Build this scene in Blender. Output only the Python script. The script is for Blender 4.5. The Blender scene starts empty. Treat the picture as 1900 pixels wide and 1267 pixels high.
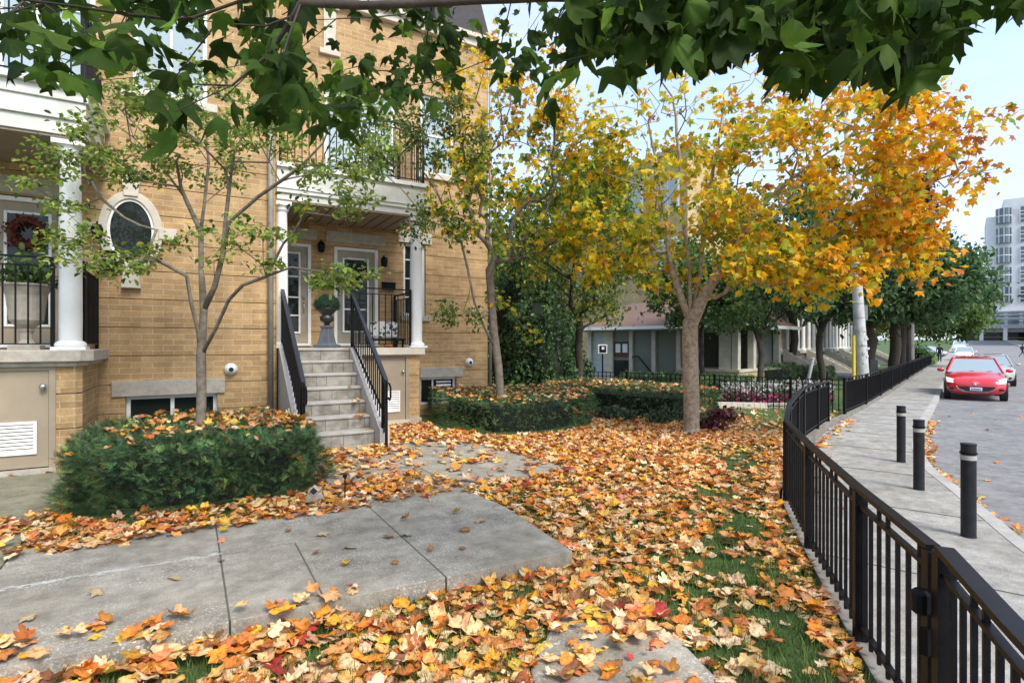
import bpy, math, random
import numpy as np
from mathutils import Vector, Matrix
random.seed(7); rng = np.random.default_rng(11)
S = bpy.context.scene
C = S.collection
R = math.radians
# ------------------------------------------------------------------ camera, world, sun, exposure
cam_d = bpy.data.cameras.new('camera'); cam = bpy.data.objects.new('camera', cam_d); C.objects.link(cam)
cam.location = (0, 0, 1.5); cam.rotation_euler = (R(90), 0, R(-30.3))
cam_d.lens = 19.42; cam_d.sensor_width = 36; cam_d.shift_y = 0.0024; cam_d.clip_start = .05; cam_d.clip_end = 3000
S.camera = cam
S.view_settings.view_transform = 'Standard'; S.view_settings.look = 'None'
S.view_settings.exposure = 1.55; S.view_settings.gamma = 1
SUN_EL, SUN_AZ = 48, 172          # azimuth clockwise from +Y
w = bpy.data.worlds.new("World"); S.world = w; w.use_nodes = True
nt = w.node_tree; bg = nt.nodes['Background']
sky = nt.nodes.new('ShaderNodeTexSky'); sky.sky_type = 'NISHITA'; sky.sun_disc = False
sky.sun_elevation = R(SUN_EL); sky.sun_rotation = R(SUN_AZ); sky.air_density = 1.0; sky.dust_density = 1.5; sky.ozone_density = 1.5
tc = nt.nodes.new('ShaderNodeTexCoord'); mp = nt.nodes.new('ShaderNodeMapping'); mp.inputs['Scale'].default_value = (1.2, 1.2, 4.5)
nz = nt.nodes.new('ShaderNodeTexNoise'); nz.inputs['Scale'].default_value = 1.8; nz.inputs['Detail'].default_value = 7; nz.inputs['Roughness'].default_value = .6
cr = nt.nodes.new('ShaderNodeValToRGB'); cr.color_ramp.elements[0].position = .30; cr.color_ramp.elements[1].position = .62
cr.color_ramp.elements[0].color = (.22, .22, .22, 1)
mx = nt.nodes.new('ShaderNodeMix'); mx.data_type = 'RGBA'
nt.links.new(tc.outputs['Generated'], mp.inputs['Vector']); nt.links.new(mp.outputs[0], nz.inputs['Vector']); nt.links.new(nz.outputs['Fac'], cr.inputs[0])
nt.links.new(cr.outputs[0], mx.inputs[0]); nt.links.new(sky.outputs[0], mx.inputs[6]); mx.inputs[7].default_value = (2.0, 2.33, 3.05, 1)
nt.links.new(mx.outputs[2], bg.inputs[0]); bg.inputs[1].default_value = .15
sd = bpy.data.lights.new('sun', 'SUN'); sd.energy = 1.55; sd.angle = R(24); sd.color = (1, .95, .87)
so = bpy.data.objects.new('sun', sd); C.objects.link(so)
dv = Vector((math.sin(R(SUN_AZ))*math.cos(R(SUN_EL)), math.cos(R(SUN_AZ))*math.cos(R(SUN_EL)), math.sin(R(SUN_EL))))
so.rotation_euler = dv.to_track_quat('Z', 'Y').to_euler(); so.location = (0, 0, 30)
S.cycles.max_bounces = 6; S.cycles.transparent_max_bounces = 8; S.cycles.use_denoising = True

# ------------------------------------------------------------------ measuring helpers
F = 1025.; TH = R(30.3); SN, CS = math.sin(TH), math.cos(TH)
def ray(px):
    u = (px-950)/F
    return SN+CS*u, CS-SN*u
def atD(px, py, D):
    a, b = ray(px); return Vector((a*D, b*D, 1.5+(638-py)*D/F))
def G(px, py, z=0.):
    D = (1.5-z)*F/(py-638); a, b = ray(px); return Vector((a*D, b*D, z))
def proj(X, Y, Z):
    D = X*SN+Y*CS; L = X*CS-Y*SN
    D = np.where(D < .01, .01, D)
    return 950+F*L/D, 638-F*(Z-1.5)/D, D
SA = R(20.4); SD = Vector((math.cos(SA), math.sin(SA))); SNV = Vector((SD.y, -SD.x))
def ST(s, t, z=0.): return Vector((SD.x*s+SNV.x*t, SD.y*s+SNV.y*t, z))
def toST(X, Y): return X*SD.x+Y*SD.y, X*SNV.x+Y*SNV.y
FP = [(-40, 8.), (-2, 1.35), (0, .72), (1.95, .12), (2.64, -.068), (3.54, -.44), (4.88, -.953), (6.2, -1.42), (7.56, -1.70), (9.82, -2.0), (12.93, -2.17), (20, -2.15), (500, -2.15)]
CP = [(-40, 22), (-5, 5.2), (0, 2.9), (4, 1.35), (6.07, .33), (6.85, .16), (8.18, -.14), (9.27, -.42), (10.4, -.59), (11.5, -.69), (16, -.8), (500, -.8)]
def tf(s): return np.interp(s, [p[0] for p in FP], [p[1] for p in FP])
def tcb(s): return np.interp(s, [p[0] for p in CP], [p[1] for p in CP])
def zs(s):   # sidewalk height along the street
    return np.interp(s, [-40, 0, 4, 12, 22, 60, 80, 110, 150, 215, 300, 1200], [-.12, -.13, -.145, -.21, -.31, -.33, -.27, -.05, .8, 2.6, 3.2, 6.])
def zr(s): return zs(s)-.13
def sm(x, a, b):
    t = np.clip((x-a)/(b-a), 0, 1); return t*t*(3-2*t)
def zl(X, Y):   # lawn height
    s, t = toST(X, Y)
    z = -.125+.095*sm(Y, 3.25, 5.6)-.20*sm(s, 8, 20)
    return np.where(s > 45, np.maximum(z, zs(s)+.05), z)
def pip(X, Y, poly):
    ins = np.zeros(np.shape(X), bool); n = len(poly)
    for i in range(n):
        x0, y0 = poly[i][0], poly[i][1]; x1, y1 = poly[(i+1) % n][0], poly[(i+1) % n][1]
        if y0 == y1: continue
        c = ((y0 > Y) != (y1 > Y)) & (X < (x1-x0)*(Y-y0)/(y1-y0)+x0)
        ins ^= c
    return ins
_tab = rng.random((64, 64))
def vnoise(x, y):
    xi = np.floor(x).astype(int); yi = np.floor(y).astype(int); fx = x-xi; fy = y-yi
    fx = fx*fx*(3-2*fx); fy = fy*fy*(3-2*fy); a = _tab[xi % 64, yi % 64]; b = _tab[(xi+1) % 64, yi % 64]; c = _tab[xi % 64, (yi+1) % 64]; d = _tab[(xi+1) % 64, (yi+1) % 64]
    return (a*(1-fx)+b*fx)*(1-fy)+(c*(1-fx)+d*fx)*fy
def fb(x, y): return .55*vnoise(x, y)+.3*vnoise(x*2.3+9, y*2.3+5)+.15*vnoise(x*5.1+3, y*5.1)

# ------------------------------------------------------------------ materials
MATS = {}
def mat(name, col, rough=.7, metal=0., noise=None, bump=0., bscale=30, col2=None, nscale=6, spec=.5, coat=0., attr=None, trans=0., detail=5, ramp=(.35, .65)):
    if name in MATS: return MATS[name]
    m = bpy.data.materials.new(name); m.use_nodes = True; n = m.node_tree.nodes; l = m.node_tree.links
    p = n['Principled BSDF']; p.inputs['Roughness'].default_value = rough; p.inputs['Metallic'].default_value = metal
    p.inputs['Specular IOR Level'].default_value = spec; p.inputs['Coat Weight'].default_value = coat
    p.inputs['Base Color'].default_value = (*col, 1)
    t = n.new('ShaderNodeTexCoord'); src = None
    if col2 is None and noise is not False:
        col2 = tuple(min(1, c*.72) for c in col)
    if col2 is not None:
        z = n.new('ShaderNodeTexNoise'); z.inputs['Scale'].default_value = nscale; z.inputs['Detail'].default_value = detail; z.inputs['Roughness'].default_value = .65
        r = n.new('ShaderNodeValToRGB'); r.color_ramp.elements[0].position, r.color_ramp.elements[1].position = ramp
        l.new(t.outputs['Object'], z.inputs['Vector']); l.new(z.outputs['Fac'], r.inputs[0])
        x = n.new('ShaderNodeMix'); x.data_type = 'RGBA'; x.inputs[6].default_value = (*col2, 1); x.inputs[7].default_value = (*col, 1)
        l.new(r.outputs[0], x.inputs[0]); src = x.outputs[2]
    if attr:
        a = n.new('ShaderNodeAttribute'); a.attribute_name = 'Col'
        if src is not None:
            y = n.new('ShaderNodeMix'); y.data_type = 'RGBA'; y.blend_type = 'MULTIPLY'; y.inputs[0].default_value = 1
            l.new(a.outputs['Color'], y.inputs[6]); l.new(src, y.inputs[7]); src = y.outputs[2]
        else: src = a.outputs['Color']
    if src is not None: l.new(src, p.inputs['Base Color'])
    if bump:
        z = n.new('ShaderNodeTexNoise'); z.inputs['Scale'].default_value = bscale; z.inputs['Detail'].default_value = 6
        b = n.new('ShaderNodeBump'); b.inputs['Strength'].default_value = bump; b.inputs['Distance'].default_value = .01
        l.new(t.outputs['Object'], z.inputs['Vector']); l.new(z.outputs['Fac'], b.inputs['Height']); l.new(b.outputs[0], p.inputs['Normal'])
    if trans:
        tr = n.new('ShaderNodeBsdfTranslucent'); ms = n.new('ShaderNodeMixShader'); ms.inputs[0].default_value = trans
        if src is not None: l.new(src, tr.inputs[0])
        else: tr.inputs[0].default_value = (*col, 1)
        l.new(p.outputs[0], ms.inputs[1]); l.new(tr.outputs[0], ms.inputs[2]); l.new(ms.outputs[0], n['Material Output'].inputs[0])
    MATS[name] = m; return m
def brickmat(name, c1, c2, mortar, bw=.267, bh=.0834, zoff=0.):
    m = bpy.data.materials.new(name); m.use_nodes = True; n = m.node_tree.nodes; l = m.node_tree.links; p = n['Principled BSDF']
    p.inputs['Roughness'].default_value = .9; p.inputs['Specular IOR Level'].default_value = .2
    t = n.new('ShaderNodeTexCoord'); s = n.new('ShaderNodeSeparateXYZ'); a = n.new('ShaderNodeMath'); a.operation = 'ADD'; a2 = n.new('ShaderNodeMath'); a2.operation = 'ADD'; a2.inputs[1].default_value = zoff
    cb = n.new('ShaderNodeCombineXYZ'); b = n.new('ShaderNodeTexBrick')
    l.new(t.outputs['Object'], s.inputs[0]); l.new(s.outputs[0], a.inputs[0]); l.new(s.outputs[1], a.inputs[1]); l.new(a.outputs[0], cb.inputs[0]); l.new(s.outputs[2], a2.inputs[0]); l.new(a2.outputs[0], cb.inputs[1])
    l.new(cb.outputs[0], b.inputs['Vector']); b.inputs['Scale'].default_value = 1; b.inputs['Brick Width'].default_value = bw; b.inputs['Row Height'].default_value = bh
    b.inputs['Mortar Size'].default_value = .0055; b.inputs['Mortar Smooth'].default_value = .3; b.inputs['Bias'].default_value = 0
    b.inputs['Color1'].default_value = (*c1, 1); b.inputs['Color2'].default_value = (*c2, 1); b.inputs['Mortar'].default_value = (*mortar, 1)
    z = n.new('ShaderNodeTexNoise'); z.inputs['Scale'].default_value = 2.6; z.inputs['Detail'].default_value = 9; z.inputs['Roughness'].default_value = .7
    z2 = n.new('ShaderNodeTexNoise'); z2.inputs['Scale'].default_value = 45; z2.inputs['Detail'].default_value = 4
    l.new(t.outputs['Object'], z.inputs[0]); l.new(t.outputs['Object'], z2.inputs[0])
    r = n.new('ShaderNodeMapRange'); r.inputs['From Min'].default_value = .3; r.inputs['From Max'].default_value = .7; r.inputs['To Min'].default_value = .66; r.inputs['To Max'].default_value = 1.2
    l.new(z.outputs['Fac'], r.inputs[0])
    r2 = n.new('ShaderNodeMapRange'); r2.inputs['From Min'].default_value = .3; r2.inputs['From Max'].default_value = .7; r2.inputs['To Min'].default_value = .86; r2.inputs['To Max'].default_value = 1.1
    l.new(z2.outputs['Fac'], r2.inputs[0]); mm = n.new('ShaderNodeMath'); mm.operation = 'MULTIPLY'; l.new(r.outputs[0], mm.inputs[0]); l.new(r2.outputs[0], mm.inputs[1])
    vm = n.new('ShaderNodeVectorMath'); vm.operation = 'SCALE'; l.new(b.outputs['Color'], vm.inputs[0]); l.new(mm.outputs[0], vm.inputs['Scale']); l.new(vm.outputs[0], p.inputs['Base Color'])
    bp = n.new('ShaderNodeBump'); bp.inputs['Strength'].default_value = .6; bp.inputs['Distance'].default_value = .006; bp.invert = True
    ad = n.new('ShaderNodeMath'); ad.operation = 'MULTIPLY_ADD'; ad.inputs[1].default_value = -.35; l.new(z2.outputs['Fac'], ad.inputs[0]); l.new(b.outputs['Fac'], ad.inputs[2]); l.new(ad.outputs[0], bp.inputs['Height']); l.new(bp.outputs[0], p.inputs['Normal'])
    MATS[name] = m; return m
brick = brickmat('buff_brick', (.53, .345, .165), (.40, .25, .115), (.56, .46, .33), zoff=-.90+.0834*20)
brick_far = brickmat('yellow_brick', (.56, .42, .22), (.50, .36, .18), (.55, .47, .33))
brick_row = brickmat('brown_brick', (.22, .13, .07), (.17, .10, .055), (.25, .2, .15))
stone = mat('grey_stone', (.47, .43, .36), .85, nscale=9, bump=.3, bscale=60, col2=(.34, .31, .26))
palestone = mat('pale_stone', (.60, .55, .46), .8, nscale=5, bump=.2, bscale=60, col2=(.48, .44, .36))
stepstone = mat('step_stone', (.33, .31, .27), .9, nscale=5, bump=1., bscale=9, col2=(.19, .17, .14), detail=9, ramp=(.4, .6))
treadstone = mat('tread_stone', (.44, .42, .38), .9, nscale=5, bump=.5, bscale=30, col2=(.33, .31, .28))
stringer_m = mat('stringer_concrete', (.50, .47, .46), .85, nscale=12, bump=.2, bscale=80, col2=(.42, .40, .38))
white = mat('white_paint', (.80, .80, .78), .45, nscale=3, col2=(.72, .72, .69))
cream = mat('cream_paint', (.66, .66, .60), .6, nscale=3, col2=(.52, .52, .46))
doorm = mat('taupe_door', (.36, .32, .25), .5, nscale=3)
soffit_m = mat('soffit_board', (.27, .215, .155), .6, nscale=8, col2=(.21, .17, .12))
tan = mat('tan_door_paint', (.34, .275, .19), .5, nscale=2.5, col2=(.29, .235, .165), bump=.05, bscale=200)
black = mat('black_metal', (.0045, .0045, .006), .42, nscale=20, col2=(.009, .009, .010), spec=.16)
railtop = mat('handrail_metal', (.03, .038, .055), .35, nscale=30, col2=(.02, .025, .035), spec=.5)
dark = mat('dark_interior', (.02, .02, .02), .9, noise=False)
glass = mat('window_glass', (.018, .024, .02), .03, noise=False, spec=.28)
glasspale = mat('pale_window_glass', (.32, .40, .42), .08, noise=False, spec=.8)
glassfar = mat('tower_glass', (.055, .085, .11), .08, noise=False, spec=.9)
greyglass = mat('grey_screen_glass', (.17, .185, .155), .3, noise=False, spec=.2)
shingle = mat('brown_shingle', (.20, .125, .10), .9, nscale=12, bump=.4, bscale=40, col2=(.14, .088, .075))
darkshingle = mat('dark_shingle', (.05, .045, .045), .9, nscale=12, bump=.4, bscale=40)
concrete_w = mat('weathered_white_concrete', (.66, .67, .68), .8, nscale=.3, col2=(.57, .58, .6))
bark = mat('grey_bark', (.23, .19, .145), .9, nscale=14, bump=.8, bscale=35, col2=(.12, .10, .075))
bark2 = mat('pale_bark', (.40, .33, .235), .9, nscale=16, bump=1., bscale=28, col2=(.20, .155, .11), detail=9, ramp=(.36, .6))
bark_dk = mat('dark_bark', (.08, .062, .045), .95, nscale=10, bump=.8, bscale=25, col2=(.045, .035, .026))
leafm = mat('leaf', (1, 1, 1), .5, attr=True, trans=.48, nscale=14, col2=(.78, .78, .74), spec=.35)
leafover = mat('overhead_leaf', (1, 1, 1), .65, attr=True, trans=.35, nscale=14, col2=(.7, .75, .7), spec=.12)
needle = mat('yew_needle', (1, 1, 1), .5, attr=True, trans=.1, noise=False, spec=.35)
drym = mat('dry_leaf', (1, 1, 1), .62, attr=True, trans=.12, nscale=38, ramp=(.38, .52), detail=8, col2=(.60, .47, .36), spec=.3, bump=.35, bscale=70)
grassm = mat('grass_blade', (1, 1, 1), .55, attr=True, trans=.25, noise=False)
soil = mat('soil', (.045, .032, .022), .95, nscale=20, bump=1, bscale=40, col2=(.025, .018, .012))
lawn_m = mat('lawn', (.07, .13, .025), .95, nscale=7, bump=1, bscale=60, col2=(.045, .07, .02), detail=8)

def concretemat(name, a, b, c, speck=.5):
    m = mat(name, a, .9, nscale=1.6, col2=b, detail=10, ramp=(.3, .7)); n = m.node_tree.nodes; l = m.node_tree.links; p = n['Principled BSDF']
    src = p.inputs['Base Color'].links[0].from_socket; t = n.new('ShaderNodeTexCoord')
    v = n.new('ShaderNodeTexNoise'); v.inputs['Scale'].default_value = 55; v.inputs['Detail'].default_value = 5; v.inputs['Roughness'].default_value = .75
    msk = n.new('ShaderNodeTexNoise'); msk.inputs['Scale'].default_value = 1.1; msk.inputs['Detail'].default_value = 4
    l.new(t.outputs['Object'], v.inputs[0]); l.new(t.outputs['Object'], msk.inputs[0])
    r = n.new('ShaderNodeValToRGB'); r.color_ramp.elements[0].position = .54; r.color_ramp.elements[1].position = .62; l.new(v.outputs['Fac'], r.inputs[0])
    r2 = n.new('ShaderNodeValToRGB'); r2.color_ramp.elements[0].position = .42; r2.color_ramp.elements[1].position = .62; l.new(msk.outputs['Fac'], r2.inputs[0])
    mm = n.new('ShaderNodeMath'); mm.operation = 'MULTIPLY'; l.new(r.outputs[0], mm.inputs[0]); l.new(r2.outputs[0], mm.inputs[1])
    m2 = n.new('ShaderNodeMath'); m2.operation = 'MULTIPLY'; m2.inputs[1].default_value = speck; l.new(mm.outputs[0], m2.inputs[0])
    x = n.new('ShaderNodeMix'); x.data_type = 'RGBA'; x.inputs[7].default_value = (*c, 1); l.new(m2.outputs[0], x.inputs[0]); l.new(src, x.inputs[6]); 
    st_ = n.new('ShaderNodeTexNoise'); st_.inputs['Scale'].default_value = 5.5; st_.inputs['Detail'].default_value = 9; st_.inputs['Roughness'].default_value = .72; l.new(t.outputs['Object'], st_.inputs[0])
    sr_ = n.new('ShaderNodeMapRange'); sr_.inputs['From Min'].default_value = .36; sr_.inputs['From Max'].default_value = .62; sr_.inputs['To Min'].default_value = .68; sr_.inputs['To Max'].default_value = 1.16; l.new(st_.outputs['Fac'], sr_.inputs[0])
    d = n.new('ShaderNodeTexNoise'); d.inputs['Scale'].default_value = 130; d.inputs['Detail'].default_value = 3; l.new(t.outputs['Object'], d.inputs[0])
    rr = n.new('ShaderNodeMapRange'); rr.inputs['From Min'].default_value = .35; rr.inputs['From Max'].default_value = .65; rr.inputs['To Min'].default_value = .75; rr.inputs['To Max'].default_value = 1.15; l.new(d.outputs['Fac'], rr.inputs[0])
    vm = n.new('ShaderNodeVectorMath'); vm.operation = 'SCALE'; l.new(x.outputs[2], vm.inputs[0]); mq = n.new('ShaderNodeMath'); mq.operation = 'MULTIPLY'; l.new(rr.outputs[0], mq.inputs[0]); l.new(sr_.outputs[0], mq.inputs[1]); l.new(mq.outputs[0], vm.inputs['Scale']); l.new(vm.outputs[0], p.inputs['Base Color'])
    b_ = n.new('ShaderNodeBump'); b_.inputs['Strength'].default_value = .5; b_.inputs['Distance'].default_value = .004; l.new(v.outputs['Fac'], b_.inputs['Height']); l.new(b_.outputs[0], p.inputs['Normal'])
    return m
concrete = concretemat('path_concrete', (.39, .355, .285), (.23, .205, .155), (.70, .68, .63), .95)
concrete_mossy = concretemat('mossy_concrete', (.27, .25, .17), (.18, .175, .11), (.4, .38, .3), .3)
sidewalk_m = concretemat('sidewalk_concrete', (.38, .365, .33), (.25, .235, .20), (.5, .5, .48), .5)
asphalt = concretemat('asphalt', (.265, .258, .252), (.15, .147, .145), (.36, .36, .38), .6)

# ------------------------------------------------------------------ mesh helpers
def origin(o):
    v = Vector((0, 0, 0))
    while o: v += o.location; o = o.parent
    return v
class MB:
    def __init__(s, xf=None): s.v = []; s.f = []; s.xf = xf
    def add(s, vs, fs):
        b = len(s.v); s.v += [Vector(v) for v in vs]; s.f += [tuple(b+i for i in f) for f in fs]; return s
    def box(s, x0, x1, y0, y1, z0, z1):
        return s.add([(x0, y0, z0), (x1, y0, z0), (x1, y1, z0), (x0, y1, z0), (x0, y0, z1), (x1, y0, z1), (x1, y1, z1), (x0, y1, z1)],
                     [(0, 3, 2, 1), (4, 5, 6, 7), (0, 1, 5, 4), (1, 2, 6, 5), (2, 3, 7, 6), (3, 0, 4, 7)])
    def prism(s, poly, z0, z1):
        n = len(poly); zz0 = z0 if callable(z0) else (lambda x, y: z0); zz1 = z1 if callable(z1) else (lambda x, y: z1)
        vs = [(p[0], p[1], float(zz0(p[0], p[1]))) for p in poly]+[(p[0], p[1], float(zz1(p[0], p[1]))) for p in poly]
        return s.add(vs, [tuple(range(n))[::-1], tuple(range(n, 2*n))]+[(i, (i+1) % n, n+(i+1) % n, n+i) for i in range(n)])
    def prof(s, poly, x0, x1):   # polygon in (y,z) extruded along x
        n = len(poly)
        return s.add([(x0, p[0], p[1]) for p in poly]+[(x1, p[0], p[1]) for p in poly], [tuple(range(n)), tuple(range(n, 2*n))[::-1]]+[(i, n+i, n+(i+1) % n, (i+1) % n) for i in range(n)])
    def lathe(s, prof, c=(0, 0, 0), n=20, sx=1, sy=1):
        vs = []
        for r, z in prof:
            for k in range(n):
                a = 2*math.pi*k/n; vs.append((c[0]+r*sx*math.cos(a), c[1]+r*sy*math.sin(a), c[2]+z))
        m = len(prof); fs = [(i*n+k, i*n+(k+1) % n, (i+1)*n+(k+1) % n, (i+1)*n+k) for i in range(m-1) for k in range(n)]
        return s.add(vs, fs+[tuple(range(n))[::-1], tuple(range((m-1)*n, m*n))])
    def tube(s, pts, rad, n=6, caps=True):
        pts = [Vector(p) for p in pts]; m = len(pts)
        if not hasattr(rad, '__len__'): rad = [rad]*m
        up = None; vs = []
        for i in range(m):
            d = (pts[min(i+1, m-1)]-pts[max(i-1, 0)])
            if d.length < 1e-9: d = Vector((0, 0, 1))
            d.normalize()
            if up is None:
                up = Vector((1, 0, 0)) if abs(d.x) < .8 else Vector((0, 1, 0))
            up = (up-d*up.dot(d)); up.normalize(); q = d.cross(up)
            for k in range(n):
                a = 2*math.pi*(k+.5)/n; vs.append(pts[i]+(up*math.cos(a)+q*math.sin(a))*rad[i])
        fs = [(i*n+k, i*n+(k+1) % n, (i+1)*n+(k+1) % n, (i+1)*n+k) for i in range(m-1) for k in range(n)]
        if caps: fs += [tuple(range(n))[::-1], tuple(range((m-1)*n, m*n))]
        return s.add(vs, fs)
    def bar(s, p0, p1, w, h):    # rectangular bar, h measured upward
        p0, p1 = Vector(p0), Vector(p1); d = (p1-p0).normalized(); up = Vector((0, 0, 1))
        if abs(d.z) > .95: up = Vector((SD.x, SD.y, 0))
        q = d.cross(up).normalized(); up = q.cross(d)
        vs = [p+q*a*w/2+up*b*h/2 for p in (p0, p1) for a, b in ((-1, -1), (1, -1), (1, 1), (-1, 1))]
        return s.add(vs, [(0, 1, 2, 3), (7, 6, 5, 4), (0, 4, 5, 1), (1, 5, 6, 2), (2, 6, 7, 3), (3, 7, 4, 0)])
    def build(s, name, m, parent=None, bevel=0, smooth=False, sub=0):
        off = origin(parent) if parent else Vector((0, 0, 0))
        vs = s.v if s.xf is None else [s.xf @ v for v in s.v]
        me = bpy.data.meshes.new(name)
        if s.xf is None: vs = [v-off for v in vs]
        me.from_pydata([tuple(v) for v in vs], [], s.f); me.validate(); me.update()
        import bmesh
        b = bmesh.new(); b.from_mesh(me); bmesh.ops.recalc_face_normals(b, faces=b.faces); b.to_mesh(me); b.free()
        me.materials.append(m); o = bpy.data.objects.new(name, me); C.objects.link(o)
        if parent: o.parent = parent
        if smooth:
            for p in me.polygons: p.use_smooth = True
        if bevel:
            d = o.modifiers.new('bevel', 'BEVEL'); d.width = bevel; d.segments = 2; d.limit_method = 'ANGLE'; d.angle_limit = R(35)
        if sub:
            d = o.modifiers.new('sub', 'SUBSURF'); d.levels = sub; d.render_levels = sub
        return o
def thing(name, label, cat, loc=(0, 0, 0), rotz=0., group=None):
    o = bpy.data.objects.new(name, None); C.objects.link(o); o.location = loc; o.rotation_euler = (0, 0, rotz); o.empty_display_size = .1
    return tag(o, label, cat, group)
def tag(o, label, cat, group=None, kind=None):
    o['label'] = label; o['category'] = cat
    if group: o['group'] = group
    if kind: o['kind'] = kind
    return o
def struct(o, kind='structure'): o['kind'] = kind; return o
def dup(root, loc, rotz=None, label=None, scale=None):
    r = root.copy(); C.objects.link(r); r.location = loc
    if rotz is not None: r.rotation_euler = (0, 0, rotz)
    if label: r['label'] = label
    if scale: r.scale = scale
    def rec(src, dst):
        for ch in list(src.children):
            c = ch.copy(); C.objects.link(c); c.parent = dst; rec(ch, c)
    rec(root, r); return r
# scatter many small pieces as one mesh (numpy)
def scatter(name, tmpls, P, Rm, Sc, col, m, parent=None, edge=None, ew_s=1.):
    """tmpls: list of (verts(n,3), faces tri/quads list, edge weights(n)); P(N,3) Rm(N,3,3) Sc(N,) col(N,3)"""
    P = np.asarray(P, float); N = len(P); which = rng.integers(0, len(tmpls), N); off = np.array(origin(parent)) if parent else np.zeros(3)
    AV, AL, AS, AC = [], [], [], []; base = 0
    for ti, (tv, tfc, ew) in enumerate(tmpls):
        idx = np.where(which == ti)[0]; k = len(idx)
        if not k: continue
        tv = np.asarray(tv, float); n = len(tv)
        V = np.einsum('kij,nj->kni', Rm[idx], tv)*Sc[idx][:, None, None]+P[idx][:, None, :]-off
        AV.append(V.reshape(-1, 3))
        cc = np.repeat(col[idx][:, None, :], n, 1); ew = ew*ew_s
        if edge is not None: cc = cc*(1-ew[None, :, None])+cc*np.asarray(edge)[None, None, :]*ew[None, :, None]
        AC.append(cc.reshape(-1, 3))
        lens = np.array([len(f) for f in tfc]); flat = np.concatenate([np.array(f) for f in tfc])
        L = flat[None, :]+(np.arange(k)*n)[:, None]+base
        AL.append(L.ravel()); AS.append(np.tile(lens, k)); base += k*n
    V = np.concatenate(AV); L = np.concatenate(AL); T = np.concatenate(AS); Cc = np.concatenate(AC)
    me = bpy.data.meshes.new(name); me.vertices.add(len(V)); me.vertices.foreach_set('co', V.astype(np.float32).ravel())
    me.loops.add(len(L)); me.loops.foreach_set('vertex_index', L.astype(np.int32))
    me.polygons.add(len(T)); st = np.concatenate([[0], np.cumsum(T)[:-1]]); me.polygons.foreach_set('loop_start', st.astype(np.int32))
    me.update(calc_edges=True)
    at = me.color_attributes.new('Col', 'FLOAT_COLOR', 'POINT')
    at.data.foreach_set('color', np.concatenate([np.clip(Cc, 0, 1), np.ones((len(Cc), 1))], 1).astype(np.float32).ravel())
    me.materials.append(m); o = bpy.data.objects.new(name, me); C.objects.link(o)
    if parent: o.parent = parent
    return o
def rotm(yaw, pitch, roll):
    cy, sy, cp, sp, cr_, sr = np.cos(yaw), np.sin(yaw), np.cos(pitch), np.sin(pitch), np.cos(roll), np.sin(roll); z = np.zeros_like(cy); o = np.ones_like(cy)
    A = np.stack([np.stack([cy, -sy, z], -1), np.stack([sy, cy, z], -1), np.stack([z, z, o], -1)], -2)
    B = np.stack([np.stack([cp, z, sp], -1), np.stack([z, o, z], -1), np.stack([-sp, z, cp], -1)], -2)
    D = np.stack([np.stack([o, z, z], -1), np.stack([z, cr_, -sr], -1), np.stack([z, sr, cr_], -1)], -2)
    return A @ B @ D
def maple(curl=.3, fold=.2, seed=0, rings=True, stem=True, lobed=False):
    r = random.Random(seed)
    tips = [(0, 1.0), (13, .78), (25, .60), (37, .84), (49, .98), (60, .80), (74, .58), (90, .70), (106, .74), (126, .50), (152, .40), (180, .14)]
    o = [(a, rr) for a, rr in tips]+[(-a, rr) for a, rr in tips[-2:0:-1]]
    kk = 1.08 if lobed else r.uniform(.4, .95); o = [(a+r.uniform(-6, 6), (rr*kk+.66*(1-kk))*r.uniform(.82, 1.12)) for a, rr in o]; sq = r.uniform(.8, 1.1)
    pts = [(.0, 0)]+[(rr*math.cos(R(a))*.55, rr*math.sin(R(a))*.55*sq) for a, rr in o]
    n = len(o); V = []; W = []
    mid = [(x*.5, y*.5) for x, y in pts[1:]] if rings else []
    allp = pts+mid
    k1, k2, ph = r.uniform(-1, 1), r.uniform(-1, 1), r.uniform(0, 6)
    for i, (x, y) in enumerate(allp):
        d2 = x*x+y*y; a = math.atan2(y, x)
        z = curl*d2*2.2*k1+fold*abs(y)*.9+curl*.35*k2*x*abs(x)*3+curl*.12*math.sin(3*a+ph)*math.sqrt(d2)*2
        V.append((x+.12, y, z)); W.append(0 if i == 0 else (1. if i <= n else .35))
    fs = []
    if rings:
        for i in range(n):
            j = (i+1) % n; fs += [(0, 1+n+i, 1+n+j), (1+n+i, 1+i, 1+j, 1+n+j)]
    else: fs = [(0, 1+i, 1+(i+1) % n) for i in range(n)]
    if stem:
        b = len(V); V += [(.12, .006, 0), (.12, -.006, 0), (-.32, -.008, .04*k2-.03), (-.32, .008, .04*k2-.03)]; W += [.6]*4; fs.append((b, b+1, b+2, b+3))
    return V, fs, np.array(W)
def oval(curl=.2, seed=0):
    r = random.Random(seed); V = [(0, 0, 0), (.3, .24, .06), (.7, .26, .05), (1, 0, -curl*.5), (.7, -.26, .05), (.3, -.24, .06), (.5, 0, -.02)]
    V = [(x, y*(1+r.uniform(-.1, .1)), z*(1+r.uniform(-.5, 1))*1) for x, y, z in V]
    return V, [(0, 6, 1), (1, 6, 2), (2, 6, 3), (3, 6, 4), (4, 6, 5), (5, 6, 0)], np.array([.3, 1, 1, 1, 1, 1, 0])
MAPLE = [maple((.3, .55, .8)[i % 3], (.08, .18, .28)[i % 3], i) for i in range(24)]
MAPLE_TREE = [maple(.8, -.55, i+40, rings=False, lobed=True) for i in range(8)]
MAPLE_BIG = [maple(.75, -.5, i+60, lobed=True) for i in range(12)]
OVAL = [oval(.3, i) for i in range(3)]
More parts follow.
